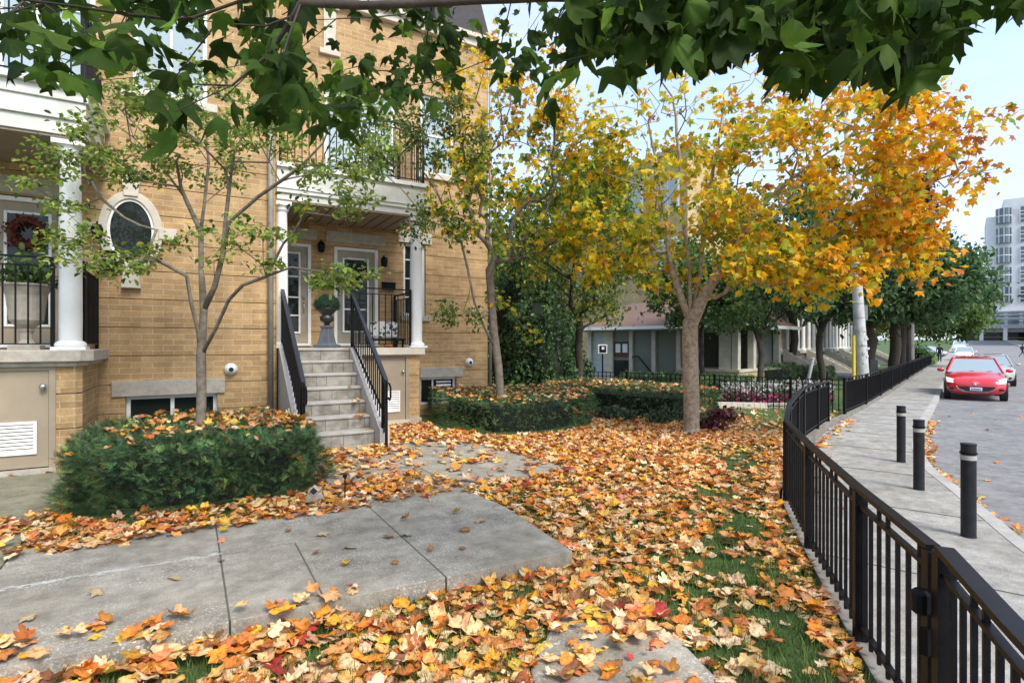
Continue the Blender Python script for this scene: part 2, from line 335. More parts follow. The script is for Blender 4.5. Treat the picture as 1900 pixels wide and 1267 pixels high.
def sprig(seed):
    r = random.Random(seed); V = []; Fc = []
    for i in range(7):
        x = .12+i*.13; L = .30*(1-.09*i)
        for sgn in (-1, 1):
            b = len(V); zz = r.uniform(.0, .08)
            V += [(x, 0, .03*i*.3), (x+L*.45, sgn*L*.55-.03, zz), (x+L*.75, sgn*L*.95, zz), (x+L*.38, sgn*L*.62+.02*sgn, zz)]; Fc.append((b, b+1, b+2, b+3))
    b = len(V); V += [(0, .02, 0), (0, -.02, 0), (1.1, 0, .06)]; Fc.append((b, b+1, b+2))
    return V, Fc, np.zeros(len(V))
SPRIG = [sprig(i) for i in range(4)]
def colors(N, pal, wts=None, jit=.15):
    pal = np.array(pal); i = rng.choice(len(pal), N, p=None if wts is None else np.array(wts)/sum(wts))
    return pal[i]*(1+rng.normal(0, jit, (N, 1)))*(1+rng.normal(0, .05, (N, 3)))
def leafrot(N, droop=.4, spread=.5):
    return rotm(rng.uniform(0, 6.283, N), rng.normal(droop, spread, N), rng.normal(0, spread, N))

# ------------------------------------------------------------------ ground, path, sidewalk, road
def grid_st(name, ss, tfun, zfun, m):
    V = []; Fc = []; K = None
    for s in ss:
        row = tfun(s); K = len(row)
        for t in row: P = ST(s, t); V.append((P.x, P.y, float(zfun(s, t))))
    for i in range(len(ss)-1):
        for k in range(K-1): Fc.append((i*K+k, i*K+k+1, (i+1)*K+k+1, (i+1)*K+k))
    b = MB(); b.add(V, Fc); return struct(b.build(name, m))
SS = list(np.arange(-12, 26, .5))+list(np.arange(26, 60, 3))+list(np.arange(60, 260, 8))+[300, 400, 700, 1200]
def gz(s, t):
    P = ST(s, t)
    if t <= tf(s)+.02: return zl(P.x, P.y)
    return zr(s)-.06
def gt(s):
    f = float(tf(s))
    return [-900, -300, -100, -60, -40, -30, -24, -20, -17, -14]+[f-x for x in (11.5, 10, 9, 8, 7, 6, 5, 4.5, 4, 3.5, 3, 2.5, 2, 1.5, 1, .5, .2, -.05)]+[f+.03, max(f+.5, 30.), 100, 900]
ground = grid_st('ground', [-900, -300, -60, -20]+SS, gt, gz, lawn_m)
SW = [s for s in SS if s <= 1200]
grid_st('sidewalk', SW, lambda s: [tf(s)+.02+(tcb(s)-tf(s)-.02)*k/4 for k in range(5)], lambda s, t: zs(s), sidewalk_m)
grid_st('kerb', SW, lambda s: [tcb(s)-.002, tcb(s)+.13, tcb(s)+.135], lambda s, t: zs(s)+.004 if t < tcb(s)+.132 else zr(s)-.02, mat('kerb_concrete', (.42, .40, .37), .9, nscale=3, bump=.3))
grid_st('road', SW, lambda s: [tcb(s)+.13, 2.+max(0, float(tcb(s))), 8.+max(0, float(tcb(s))), 30.], lambda s, t: zr(s)+.0, asphalt)
grid_st('far_sidewalk', [s for s in SW if s > 5], lambda s: [9., 9.005, 12.], lambda s, t: zs(s) if t > 9.002 else zr(s)-.02, sidewalk_m)
# sidewalk joints
jb = MB()
for s in np.arange(3, 60, 1.9):
    a, b = ST(s, tf(s)+.03, zs(s)+.003), ST(s+.05, tcb(s)-.02, zs(s)+.003)
    jb.bar(a, b, .007, .004)
struct(jb.build('sidewalk_joints', mat('joint_dirt', (.13, .12, .10), .95)))
# kerb edging under the fence
FS = list(np.arange(-3, 60, .4))
grid_st('fence_kerb', FS, lambda s: [tf(s)-.046, tf(s)-.045, tf(s)+.045, tf(s)+.046], lambda s, t: (max(zl(ST(s, t).x, ST(s, t).y), zs(s)+.01)+.012) if abs(t-tf(s)) < .0455 else zs(s)-.1, mat('old_kerb', (.24, .22, .19), .9, nscale=6, bump=.5, bscale=30, col2=(.13, .115, .09)))

yf = lambda x: 3.36-.05*x
SLABS = [[(-1.09, yf(-1.09)), (.185, yf(.184)), (.185, 5.25), (-1.085, 5.45)], [(.195, yf(.19)), (.685, yf(.685)), (.685, 4.435), (.195, 4.435)],
         [(.695, yf(.695)), (1.425, yf(1.42)), (1.425, 4.44), (.695, 4.44)], [(1.436, yf(1.43)), (2.40, yf(2.4)), (2.52, 4.42), (1.436, 4.44)],
         [(.195, 4.455), (1.425, 4.455), (1.425, 5.22), (.195, 5.25)], [(1.436, 4.452), (2.52, 4.432), (2.44, 5.3), (1.436, 5.22)],
         [(1.30, 5.26), (2.43, 5.32), (2.40, 6.5), (1.30, 6.5)], [(1.30, 6.512), (2.40, 6.512), (2.40, 8.3), (1.30, 8.3)],
         [(2.44, 5.32), (4.0, 5.28), (3.86, 6.5), (2.412, 6.5)], [(2.412, 6.512), (3.86, 6.512), (3.68, 7.9), (3.2, 8.0), (2.412, 8.0)], [(2.57, 8.01), (3.68, 7.91), (3.9, 9.85), (2.57, 9.85)]]
LEFTS = [[(-1.10, yf(-1.1)), (-1.10, 5.95), (-3.2, 5.95), (-3.2, yf(-3.2))], [(-1.10, 5.96), (-1.10, 8.3), (-3.2, 8.3), (-3.2, 5.96)], [(-3.21, 3.5), (-3.21, 8.3), (-6, 8.3), (-6, 3.6)]]
b = MB()
for p in SLABS: b.prism(p, -.2, 0.)
struct(b.build('path', concrete, bevel=.004))
b = MB()
for p in SLABS[:8]: cx_ = sum(q[0] for q in p)/len(p); cy_ = sum(q[1] for q in p)/len(p); b.prism([(q[0]+(.02 if q[0] < cx_ and q[0] > -1 else (.02 if q[0] < 2.3 else -.03)), q[1]+(.03 if q[1] < cy_ else .0)) for q in p], -.19, -.005)
struct(b.build('joint_soil', mat('joint_dirt', (.13, .12, .10), .95)))
b = MB()
for k in range(150):
    q_ = G(-40, 1100, 0).lerp(G(410, 1027, 0), random.random()); x_, y_ = q_.x+random.gauss(0, .01), q_.y+random.gauss(0, .016); l_ = random.uniform(.008, .04); w_ = random.uniform(.003, .008)
    b.add([(x_-l_, y_-w_, .0012+k*6e-6), (x_+l_, y_-w_*.7, .0012+k*6e-6), (x_+l_*.8, y_+w_, .0012+k*6e-6), (x_-l_*.9, y_+w_, .0012+k*6e-6)], [(0, 1, 2, 3)])
struct(b.build('worn_chalk_line', mat('chalk', (.62, .61, .58), .9, nscale=60, col2=(.38, .36, .31))))
b = MB()
for p in LEFTS: b.prism(p, -.2, -.004)
struct(b.build('side_path', concrete_mossy, bevel=.006))
lowp = [G(x, y, -.1) for x, y in ((1030, 1150), (1090, 1120), (1185, 1135), (1260, 1185), (1400, 1330), (1000, 1330), (985, 1240))]
b = MB(); b.prism([(p.x, p.y) for p in lowp], -.3, -.098); struct(b.build('lower_path', concrete, bevel=.008))
PADS = SLABS+LEFTS+[[(p.x, p.y) for p in lowp]]
def onpad(X, Y):
    r = np.zeros(np.shape(X), bool)
    for p in PADS: r |= pip(X, Y, p)
    return r
# pale walks beyond the low fence
b = MB(); a_ = [G(1590, 700, -.2), G(1480, 699, -.2), G(1500, 691, -.2), G(1600, 689, -.2)]
b.prism([(p.x, p.y) for p in a_], -.4, -.14); struct(b.build('far_walk', sidewalk_m))
b = MB(); b.prism([(8.2, 13.2), (17., 16.8), (16.6, 19.5), (7.4, 15.6)], -.4, -.06); struct(b.build('court_walk', sidewalk_m))

# ------------------------------------------------------------------ facade helpers
def wall(b, X0, X1, z0, z1, Y, opens=(), th=.3, grooves=True, ztop_groove=4.6):
    gs = [.90+.417*k for k in range(-2, 30)]
    cuts = [z0, z1]+[z for z in gs if z0 < z < min(z1, ztop_groove) and grooves]
    for o in opens: cuts += [min(max(o[2], z0), z1), min(max(o[3], z0), z1)]
    cuts = sorted(set(round(c, 4) for c in cuts))
    for i in range(len(cuts)-1):
        a, c = cuts[i], cuts[i+1]
        if c-a < .002: continue
        isg = grooves and any(abs(a-g) < .0015 for g in gs) and a < ztop_groove
        xs = [X0, X1]; blocked = [(o[0], o[1]) for o in opens if o[2] < (a+c)/2 < o[3]]
        segs = []; cur = X0
        for p, q in sorted(blocked):
            if p > cur: segs.append((cur, p))
            cur = max(cur, q)
        if cur < X1: segs.append((cur, X1))
        for p, q in segs:
            if isg:
                b.box(p, q, Y+.035, Y+th, a, a+.015); b.box(p, q, Y, Y+th, a+.015, c)
            else: b.box(p, q, Y, Y+th, a, c)
def window(par, X0, X1, z0, z1, Y, vx=(), hz=(), fw=.05, gm=glass, fm=white, name='window', dep=.07, blinds=0, bm_=None):
    f = MB(); f.box(X0, X0+fw, Y, Y+dep, z0, z1); f.box(X1-fw, X1, Y, Y+dep, z0, z1); f.box(X0+fw, X1-fw, Y, Y+dep, z0, z0+fw); f.box(X0+fw, X1-fw, Y, Y+dep, z1-fw, z1)
    for v in vx: f.box(v-.018, v+.018, Y+.012, Y+dep-.01, z0+fw, z1-fw)
    for h in hz: f.box(X0+fw, X1-fw, Y+.015, Y+dep-.012, h-.014, h+.014)
    o = f.build(name, fm, par, bevel=.006)
    MB().box(X0+fw*.5, X1-fw*.5, Y+dep*.55, Y+dep*.55+.008, z0+fw*.5, z1-fw*.5).build('pane', gm, o)
    if blinds:
        s_ = MB()
        n = int((z1-z0-2*fw)/.075)
        for k in range(n):
            zz = z0+fw+.03+k*.075; s_.add([(X0+fw, Y+.01, zz), (X1-fw, Y+.01, zz), (X1-fw, Y+.03, zz+.045), (X0+fw, Y+.03, zz+.045)], [(0, 1, 2, 3)])
        s_.build('shutter', white, o)
    return o
def column(par, x, y, z0, z1, r=.115):
    h = z1-z0; c = MB(); c.lathe([(r*1.0, .09), (r*1.02, .35), (r*.98, h*.6), (r*.86, h-.16)], (x, y, z0), 28)
    c.lathe([(r*1.35, .035), (r*1.42, .055), (r*1.35, .08), (r*1.08, .105)], (x, y, z0), 28); c.box(x-r*1.45, x+r*1.45, y-r*1.45, y+r*1.45, z0, z0+.036)
    c.lathe([(r*.86, h-.17), (r*1.1, h-.13), (r*1.15, h-.1), (r*1.35, h-.06)], (x, y, z0), 28); c.box(x-r*1.4, x+r*1.4, y-r*1.4, y+r*1.4, z1-.061, z1-.002)
    return c.build('column', white, par, smooth=False)
def louvre(par, X0, X1, z0, z1, Y):
    f = MB(); w_ = .03; f.box(X0, X0+w_, Y-.02, Y, z0, z1); f.box(X1-w_, X1, Y-.02, Y, z0, z1); f.box(X0+w_, X1-w_, Y-.02, Y, z0, z0+w_); f.box(X0+w_, X1-w_, Y-.02, Y, z1-w_, z1)
    n = 8; h = (z1-z0-2*w_)/n
    for k in range(n):
        z = z0+w_+k*h; f.add([(X0+w_, Y-.018, z+.004), (X1-w_, Y-.018, z+.004), (X1-w_, Y-.002, z+h*.75), (X0+w_, Y-.002, z+h*.75)], [(0, 1, 2, 3)])
    return f.build('louvre_vent', white, par)
def railing(par, pts, top, bot, spacing=.11, name='railing', endposts=True):
    """pts: (x,y) polyline, level"""
    f = MB(); bl = MB()
    for (x0, y0), (x1, y1) in zip(pts[:-1], pts[1:]):
        f.bar((x0, y0, top), (x1, y1, top), .045, .02); f.bar((x0, y0, top-.1), (x1, y1, top-.1), .03, .014); f.bar((x0, y0, bot+.07), (x1, y1, bot+.07), .03, .014)
        L = math.hypot(x1-x0, y1-y0); n = max(1, int(L/spacing))
        for k in range(1, n):
            a = k/n; x, y = x0+(x1-x0)*a, y0+(y1-y0)*a; bl.box(x-.008, x+.008, y-.008, y+.008, bot+.07, top-.1)
    for x, y in pts: f.box(x-.02, x+.02, y-.02, y+.02, bot, top+.005)
    o = f.build(name, black, par); bl.build('balusters', black, o); return o
def door(par, X0, X1, z0, z1, Y, glassrect, vx=(), hz=(), leaf_m=None, frame_m=None, handle=None):
    fw = .06; f = MB(); f.box(X0-fw, X0, Y-.03, Y+.1, z0, z1+fw); f.box(X1, X1+fw, Y-.03, Y+.1, z0, z1+fw); f.box(X0, X1, Y-.03, Y+.1, z1, z1+fw); f.box(X0-fw, X1+fw, Y-.06, Y+.1, z0-.05, z0)
    fr = f.build('door_frame', frame_m or white, par, bevel=.006)
    g0, g1, g2, g3 = glassrect
    d = MB(); d.box(X0, g0, Y+.02, Y+.06, z0, z1); d.box(g1, X1, Y+.02, Y+.06, z0, z1); d.box(g0, g1, Y+.02, Y+.06, z0, g2); d.box(g0, g1, Y+.02, Y+.06, g3, z1)
    o = d.build('door', leaf_m or cream, par, bevel=.003)
    window(o, g0-.02, g1+.02, g2-.02, g3+.02, Y+.0, vx, hz, .035, name='door_window', dep=.045)
    if handle:
        hx, hz_ = handle; k = MB(); k.tube([(hx, Y+.02, hz_+.1), (hx, Y-.03, hz_+.08), (hx, Y-.035, hz_-.05), (hx, Y+.02, hz_-.1)], .009, 6); k.lathe([(.025, -.02), (.025, .02)], (hx, Y+.0, hz_+.2), 10)
        k.build('handle', mat('brushed_steel', (.5, .5, .5), .3, 1., noise=False), o, smooth=True)
    return o
steel = mat('brushed_steel', (.5, .5, .5), .3, 1., noise=False)

# ------------------------------------------------------------------ TOWNHOUSE A (left, porch projecting)
YA, YAF = 9.77, 8.36; L0 = 1.43
A = thing('townhouse', 'buff brick townhouse at left with oval window and projecting white-columned porch', 'house', (-1, YA, 0))
opA = [(-.80, .38, .18, .735), (-.72, .25, 5.2, 7.1), (-3.2, -1.15, 4.55, 6.75), (-2.32, -1.50, 1.5, 3.5)]
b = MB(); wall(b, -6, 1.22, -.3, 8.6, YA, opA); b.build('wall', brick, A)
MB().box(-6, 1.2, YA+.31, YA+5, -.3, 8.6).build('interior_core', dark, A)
MB().box(-6, 1.28, YA-.12, YA+5, 8.6, 8.85).box(-6, 1.34, YA-.2, YA+5, 8.85, 8.97).build('cornice', palestone, A, bevel=.01)
MB().prof([(YA-.1, 8.97), (YA+1.5, 11.2), (YA+5, 11.2), (YA+5, 8.97)], -6, 1.3).build('roof', darkshingle, A)
MB().box(1.225, 1.235, YA+.0, YA+5, -.3, 8.6).build('party_wall', brick, A)
MB().box(-.965, .482, YA-.035, YA+.2, .735, .96).build('lintel', stone, A, bevel=.008)
window(A, -.80, .38, .18, .735, YA+.09, vx=(-.22,), fw=.055)
MB().box(-.245, -.195, YA+.085, YA+.15, .235, .68).build('mullion', white, A)
# oval window
def ellring(b, cx, cz, ax, az, bx, bz, y0, y1, n=48):
    vs = []
    for k in range(n):
        a = 2*math.pi*k/n; c, s_ = math.cos(a), math.sin(a)
        vs += [(cx+ax*c, y0, cz+az*s_), (cx+bx*c, y0, cz+bz*s_), (cx+ax*c, y1, cz+az*s_), (cx+bx*c, y1, cz+bz*s_)]
    fs = []
    for k in range(n):
        i, j = 4*k, 4*((k+1) % n); fs += [(i, i+1, j+1, j), (i+2, j+2, j+3, i+3), (i, j, j+2, i+2), (i+1, i+3, j+3, j+1)]
    b.add(vs, fs)
ox, oz = -.73, 3.14
b = MB(); ellring(b, ox, oz, .285, .465, .39, .575, YA-.07, YA+.02)
for dz, hh, w1, w0 in ((.56, .27, .085, .12), (-.56, -.27, .085, .12)):
    b.add([(ox-w1, YA-.09, oz+dz-.06*np.sign(dz)), (ox+w1, YA-.09, oz+dz-.06*np.sign(dz)), (ox+w0, YA-.09, oz+dz+hh), (ox-w0, YA-.09, oz+dz+hh)]+
          [(ox-w1, YA+.01, oz+dz-.06*np.sign(dz)), (ox+w1, YA+.01, oz+dz-.06*np.sign(dz)), (ox+w0, YA+.01, oz+dz+hh), (ox-w0, YA+.01, oz+dz+hh)], [(0, 1, 2, 3), (4, 7, 6, 5), (0, 4, 5, 1), (1, 5, 6, 2), (2, 6, 7, 3), (3, 7, 4, 0)])
for sg in (-1, 1): b.box(min(ox+sg*.34, ox+sg*.57), max(ox+sg*.34, ox+sg*.57), YA-.088, YA+.01, oz-.09, oz+.07)
ov = b.build('oval_window_surround', palestone, A, bevel=.006)
b = MB(); ellring(b, ox, oz, .25, .43, .287, .467, YA-.045, YA+.0); ofr = b.build('oval_frame', white, ov)
b = MB(); n = 40; b.add([(ox+.26*math.cos(2*math.pi*k/n), YA-.02, oz+.44*math.sin(2*math.pi*k/n)) for k in range(n)], [tuple(range(n))]); b.build('pane', glass, ov)
# upper window, balcony door
for (x0, x1, z0, z1, vx) in ((-.72, .25, 5.2, 7.1, (-.235,)), (-3.2, -1.15, 4.55, 6.75, (-2.55, -2.17, -1.8))):
    window(A, x0, x1, z0, z1, YA+.06, vx=vx, hz=(z1-.55,), fw=.07, gm=glasspale)
MB().box(-.85, .38, YA-.06, YA+.1, 5.08, 5.2).build('sill', palestone, A, bevel=.01); MB().box(-.9, .43, YA-.035, YA+.1, 7.1, 7.4).build('lintel', palestone, A, bevel=.01)
# dryer vent
def dvent(par, x, y, z):
    v = MB(xf=None); prof = [(.095, 0), (.10, .015), (.085, .05), (.06, .085), (.035, .10)]
    b = MB(); n = 20; vs = []; fs = []
    for r_, d in prof:
        for k in range(n): a = 2*math.pi*k/n; vs.append((x+r_*math.cos(a), y-d, z+r_*math.sin(a)))
    for i in range(len(prof)-1):
        for k in range(n): fs.append((i*n+k, i*n+(k+1) % n, (i+1)*n+(k+1) % n, (i+1)*n+k))
    b.add(vs, fs); o = b.build('dryer_vent', white, par, smooth=True)
    c = MB(); c.add([(x+.036*math.cos(2*math.pi*k/n), y-.098, z+.036*math.sin(2*math.pi*k/n)) for k in range(n)], [tuple(range(n))]); c.build('opening', dark, o)
dvent(A, .567, YA, 1.10)
MB().tube([(1.14, YA-.06, .15), (1.14, YA-.06, 8.5)], .045, 8).build('downspout', mat('grey_downspout', (.36, .33, .28), .5, nscale=4), A, smooth=True)
# porch A
MB().prism([(-6, 8.24), (-1.12, 8.24), (-1.0, 8.36), (-1.0, YA-.002), (-6, YA-.002)], 1.29, 1.43).prism([(-6, 8.3), (-1.16, 8.3), (-1.06, 8.4), (-1.06, YA-.003), (-6, YA-.003)], 1.235, 1.289).build('porch_slab', stone, A, bevel=.012)
b = MB(); wall(b, -1.36, -1.175, 0, 1.235, YAF, ()); wall(b, -6, -2.72, 0, 1.235, YAF, ())
bs = MB(); gz_ = [0, .483, .90, 1.235]
for k in range(3):
    bs.prism([(-1.175, YAF), (-1.118, YAF+.055), (-1.118, YA-.004), (-1.3, YA-.004), (-1.3, YAF+.301), (-1.175, YAF+.301)], gz_[k]+.016, gz_[k+1])
b.add(bs.v, bs.f); b.build('porch_base', brick, A)
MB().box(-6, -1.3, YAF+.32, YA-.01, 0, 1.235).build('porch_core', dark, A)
f = MB(); f.box(-1.425, -1.362, YAF-.005, YAF+.1, .05, 1.235); f.box(-2.72, -2.66, YAF-.005, YAF+.1, .05, 1.235); f.box(-2.66, -1.425, YAF-.005, YAF+.1, 1.19, 1.235); f.build('closet_frame', tan, A)
cd = MB().box(-2.655, -1.43, YAF+.015, YAF+.06, .06, 1.187).build('closet_door', tan, A, bevel=.003)
MB().lathe([(.012, 0), (.012, .03), (.034, .04), (.036, .06), (.02, .072)], (0, 0, 0), 16).build('knob', steel, cd, smooth=True)
kn = [o for o in cd.children][0]; kn.rotation_euler = (R(90), 0, 0); kn.location = Vector((-1.475, YAF+.015, 1.0))-origin(A)
for v in kn.data.vertices: v.co += origin(cd)
louvre(cd, -2.35, -1.535, .22, .60, YAF+.014)
MB().box(-2.75, -1.35, YAF-.05, YAF+.02, -.02, .048).build('threshold', stone, A)
column(A, -1.24, 8.47, L0, 3.93)
railing(A, [(-6, 8.42), (-1.40, 8.42)], 2.52, L0, name='porch_railing'); railing(A, [(-1.13, 8.62), (-1.13, YA-.03)], 2.52, L0, name='porch_railing')
MB().box(-6, -1.02, 8.30, YA-.002, 3.93, 3.96).build('soffit', soffit_m, A)
fb_ = MB(); fb_.box(-6, -1.08, 8.28, YA-.001, 3.962, 4.14); fb_.box(-6, -1.05, 8.25, YA-.0015, 4.14, 4.16); fb_.box(-6, -1.065, 8.265, YA-.001, 4.16, 4.36); fb_.box(-6, -1.04, 8.24, YA-.0015, 4.36, 4.5); fb_.box(-6, -.98, 8.18, YA-.0012, 4.5, 4.57)
fb_.build('fascia', cream, A, bevel=.006)
railing(A, [(-6, 8.3), (-1.1, 8.3), (-1.1, YA-.03)], 5.62, 4.57, name='balcony_railing')
door(A, -2.25, -1.56, 1.5, 3.42, YA+.02, (-2.12, -1.66, 1.75, 3.27), (), (2.3,), leaf_m=tan)
MB().box(-2.6, -1.4, YA-.03, YA+.02, 3.52, 3.75).build('lintel', stone, A)
# wreath
wr = thing('wreath', 'dark red dried wreath hanging on the glazed porch door at left', 'wreath', (-1.89, YA-.03, 3.0))
b = MB(); n = 24; b.tube([(-1.89+.17*math.cos(2*math.pi*k/n), YA-.05, 3.0+.17*math.sin(2*math.pi*k/n)) for k in range(n+1)], .04, 8, caps=False); b.build('ring', mat('wreath_twigs', (.12, .03, .015), .9, nscale=20), wr)
N = 500; a = rng.uniform(0, 6.283, N); rr = .17+rng.normal(0, .035, N)
scatter('twigs', OVAL, np.stack([-1.89+rr*np.cos(a), YA-.06+rng.normal(0, .02, N), 3.0+rr*np.sin(a)], 1), leafrot(N, 0, 2), np.full(N, .05), colors(N, [(.2, .04, .02), (.12, .03, .015), (.3, .1, .04)]), leafm, wr)
# stone urn with plant on porch A
def urn_prof(s): return [(x*s, z*s) for x, z in ((.16, 0), (.16, .04), (.10, .07), (.07, .12), (.065, .20), (.09, .24), (.075, .26), (.15, .31), (.19, .36), (.205, .50), (.225, .66), (.27, .76), (.30, .78), (.29, .80), (.25, .79), (.24, .74))]
ua = thing('planter_urn', 'tall grey stone goblet urn of greenery behind the left porch railing', 'planter', (-1.72, 8.85, L0))
b = MB(); b.lathe([(r_*.88, z) for r_, z in urn_prof(1.0)], (-1.72, 8.85, L0), 28); b.box(-1.87, -1.57, 8.70, 9.0, L0, L0+.05); b.build('bowl', stone, ua, smooth=False)
N = 320; P = np.stack([-1.72+rng.normal(0, .2, N), 8.85+rng.normal(0, .16, N), L0+.82+np.abs(rng.normal(0, .14, N))], 1)
scatter('foliage', OVAL, P, leafrot(N, .2, .8), rng.uniform(.06, .11, N), colors(N, [(.08, .16, .04), (.05, .11, .03), (.15, .22, .05)]), leafm, ua)

# ------------------------------------------------------------------ TOWNHOUSE B (porch recessed beside)
YB = 11.27
B = thing('townhouse', 'buff brick townhouse with raised white-columned porch up stone steps', 'house', (3.5, YB, 0))
opB = [(4.30, 5.15, .18, .77), (3.92, 4.42, 2.1, 3.65), (1.32, 2.05, 1.49, 3.45), (2.49, 3.37, 1.49, 3.45), (2.3, 3.75, 4.5, 6.7), (4.3, 5.1, 5.2, 6.9)]
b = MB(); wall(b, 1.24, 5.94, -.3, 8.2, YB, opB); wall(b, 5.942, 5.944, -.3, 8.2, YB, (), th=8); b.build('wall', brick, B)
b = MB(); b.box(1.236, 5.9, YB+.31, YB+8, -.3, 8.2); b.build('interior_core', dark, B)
MB().box(1.24, 6.06, YB-.12, YB+8, 8.2, 8.36).box(1.24, 6.14, YB-.2, YB+8, 8.36, 8.46).build('cornice', palestone, B, bevel=.01)
MB().prof([(YB+.0, 8.46), (YB+.7, 10.1), (YB+8, 10.1), (YB+8, 8.46)], 4.7, 6.02).build('roof', darkshingle, B)
MB().box(2.28, 2.52, YB-.035, YB+.05, 7.3, 8.12).box(2.2, 2.6, YB-.07, YB+.05, 7.2, 7.298).box(2.22, 2.58, YB-.06, YB+.05, 8.12, 8.195).build('stone_panel', palestone, B, bevel=.006)
MB().box(4.28, 5.29, YB-.035, YB+.2, .77, .99).build('lintel', stone, B, bevel=.008)
window(B, 4.30, 5.15, .18, .77, YB+.08, vx=(4.62,), fw=.05, blinds=0); 
s_ = MB()
for k in range(6): s_.add([(4.70, YB+.07, .27+k*.075), (5.05, YB+.07, .27+k*.075), (5.05, YB+.10, .31+k*.075), (4.70, YB+.10, .31+k*.075)], [(0, 1, 2, 3)])
s_.build('shutter', white, B)
window(B, 3.92, 4.42, 2.1, 3.65, YB+.06, hz=(2.5, 2.9, 3.3), fw=.06); MB().box(3.85, 4.52, YB-.06, YB+.1, 1.99, 2.1).build('sill', stone, B, bevel=.008)
MB().box(3.8, 4.55, YB-.03, YB+.1, 3.65, 3.87).build('lintel', palestone, B, bevel=.008)
window(B, 2.3, 3.75, 4.5, 6.7, YB+.06, vx=(3.02,), hz=(5.2, 5.9), fw=.07, gm=glasspale); window(B, 4.3, 5.1, 5.2, 6.9, YB+.06, hz=(6.05,), fw=.06, gm=glasspale)
MB().box(4.2, 5.2, YB-.06, YB+.1, 5.08, 5.2).build('sill', palestone, B, bevel=.008)
door(B, 1.36, 1.99, 1.51, 3.38, YB+.02, (1.42, 1.84, 1.72, 3.25), (), (2.05, 2.4, 2.8), handle=(1.92, 2.2), leaf_m=doorm)
door(B, 2.55, 3.31, 1.51, 3.38, YB+.02, (2.68, 3.17, 1.75, 3.22), (), (2.2,), handle=(2.6, 2.3), leaf_m=doorm)
MB().box(1.25, 2.15, YB-.03, YB+.02, 3.52, 3.74).box(2.33, 3.52, YB-.03, YB+.02, 3.52, 3.74).build('lintel', stone, B, bevel=.006)
dvent(B, 5.457, YB, 1.085)
MB().tube([(5.98, YB-.05, .1), (5.98, YB-.05, 8.2)], .035, 8).build('downspout', MATS['grey_downspout'], B, smooth=True)
# porch B slab, base
MB().box(2.57, 3.82, 9.77, 9.95, 1.30, 1.43).box(1.25, 3.82, 9.95, YB-.002, 1.30, 1.43).build('porch_slab', palestone, B, bevel=.01)
b = MB(); wall(b, 3.55, 3.75, .12, 1.298, 9.87, ()); b.box(3.55, 3.751, 10.171, YB-.01, .12, 1.298); b.build('porch_base', brick, B)
MB().box(3.53, 3.78, 9.83, YB-.01, -.1, .118).build('footing', stone, B, bevel=.01)
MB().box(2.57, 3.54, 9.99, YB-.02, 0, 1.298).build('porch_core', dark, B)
f = MB(); f.box(3.48, 3.548, 9.865, 9.96, .03, 1.298); f.box(2.57, 2.62, 9.865, 9.96, .03, 1.298); f.box(2.62, 3.48, 9.865, 9.96, 1.26, 1.298); f.build('closet_frame', tan, B)
cd = MB().box(2.625, 3.475, 9.885, 9.93, .1, 1.255).build('closet_door', tan, B, bevel=.003); louvre(cd, 3.12, 3.37, .25, .64, 9.884)
b = MB(); b.tube([(3.425, 9.885, .99), (3.425, 9.84, .99)], [.012, .03], 10); b.tube([(3.425, 9.84, .99), (3.425, 9.82, .99)], [.03, .02], 10); b.build('knob', steel, cd, smooth=True)
MB().box(2.57, 3.53, 9.8, 9.9, -.05, .099).build('threshold', palestone, B)
# steps
b = MB(); RI = 1.43/7
for k in range(7):
    yk = 8.26+.2517*k; b.box(1.385, 2.415, yk, 9.95, k*RI+.001 if k else -.1, (k+1)*RI-.045)
st = b.build('steps', stepstone, B, bevel=.006)
b = MB()
for k in range(7):
    yk = 8.26+.2517*k; b.box(1.382, 2.418, yk-.02, yk+.27 if k < 6 else 10.0, (k+1)*RI-.044, (k+1)*RI)
b.build('treads', treadstone, st, bevel=.012)
j = MB()
for k in range(7):
    yk = 8.26+.2517*k
    for x in [1.385+random.uniform(.2, .4)+i*.33 for i in range(3)]:
        if x < 2.38: j.box(x, x+.006, yk-.001, yk+.01, k*RI+.002, (k+1)*RI-.05)
j.build('joints', soil, st)['kind'] = 'stuff'
for x0, x1 in ((1.265, 1.38), (2.42, 2.565)):
    b = MB(); b.prof([(7.98, -.1), (7.98, .25), (8.05, .27), (9.72, 1.44), (9.948, 1.44), (9.948, -.1)], x0, x1); b.build('stringer', stringer_m, B, bevel=.008)
def stair_rail(x):
    f = MB(); p0 = Vector((x, 9.82, 2.40)); p1 = Vector((x, 7.86, .98)); f.bar(p0, p1, .055, .022); f.bar(p0-Vector((0, 0, .1)), p1-Vector((0, 0, .1)), .03, .014)
    o = f.build('handrail', railtop, B, bevel=.003)
    g = MB(); g.bar(p0-Vector((0, 0, .86)), p1-Vector((0, 0, .56)), .03, .014)
    g.box(x-.022, x+.022, 9.80, 9.84, 1.43, 2.40); g.box(x-.022, x+.022, 8.0, 8.04, .24, 1.06)
    g.box(x-.018, x+.018, 7.84, 7.876, 0, .97)
    for k in range(1, 18):
        a = k/18; q = p0.lerp(p1, a); zb = max(.26, 1.44-(9.72-q.y)*.70)+.04 if q.y > 8 else .2
        g.box(x-.008, x+.008, q.y-.008, q.y+.008, zb, q.z-.09)
    g.build('balusters', black, o)
    h = MB(); h.tube([(x, 7.87, .95), (x, 7.72, .93), (x, 7.66, .88), (x, 7.66, .74), (x, 7.70, .70), (x, 7.86, .74)], .014, 8); h.build('end_loop', black, o)
stair_rail(1.335); stair_rail(2.475)
column(B, 1.335, 9.93, L0, 3.86, .10); column(B, 3.70, 9.93, L0, 3.86, .115)
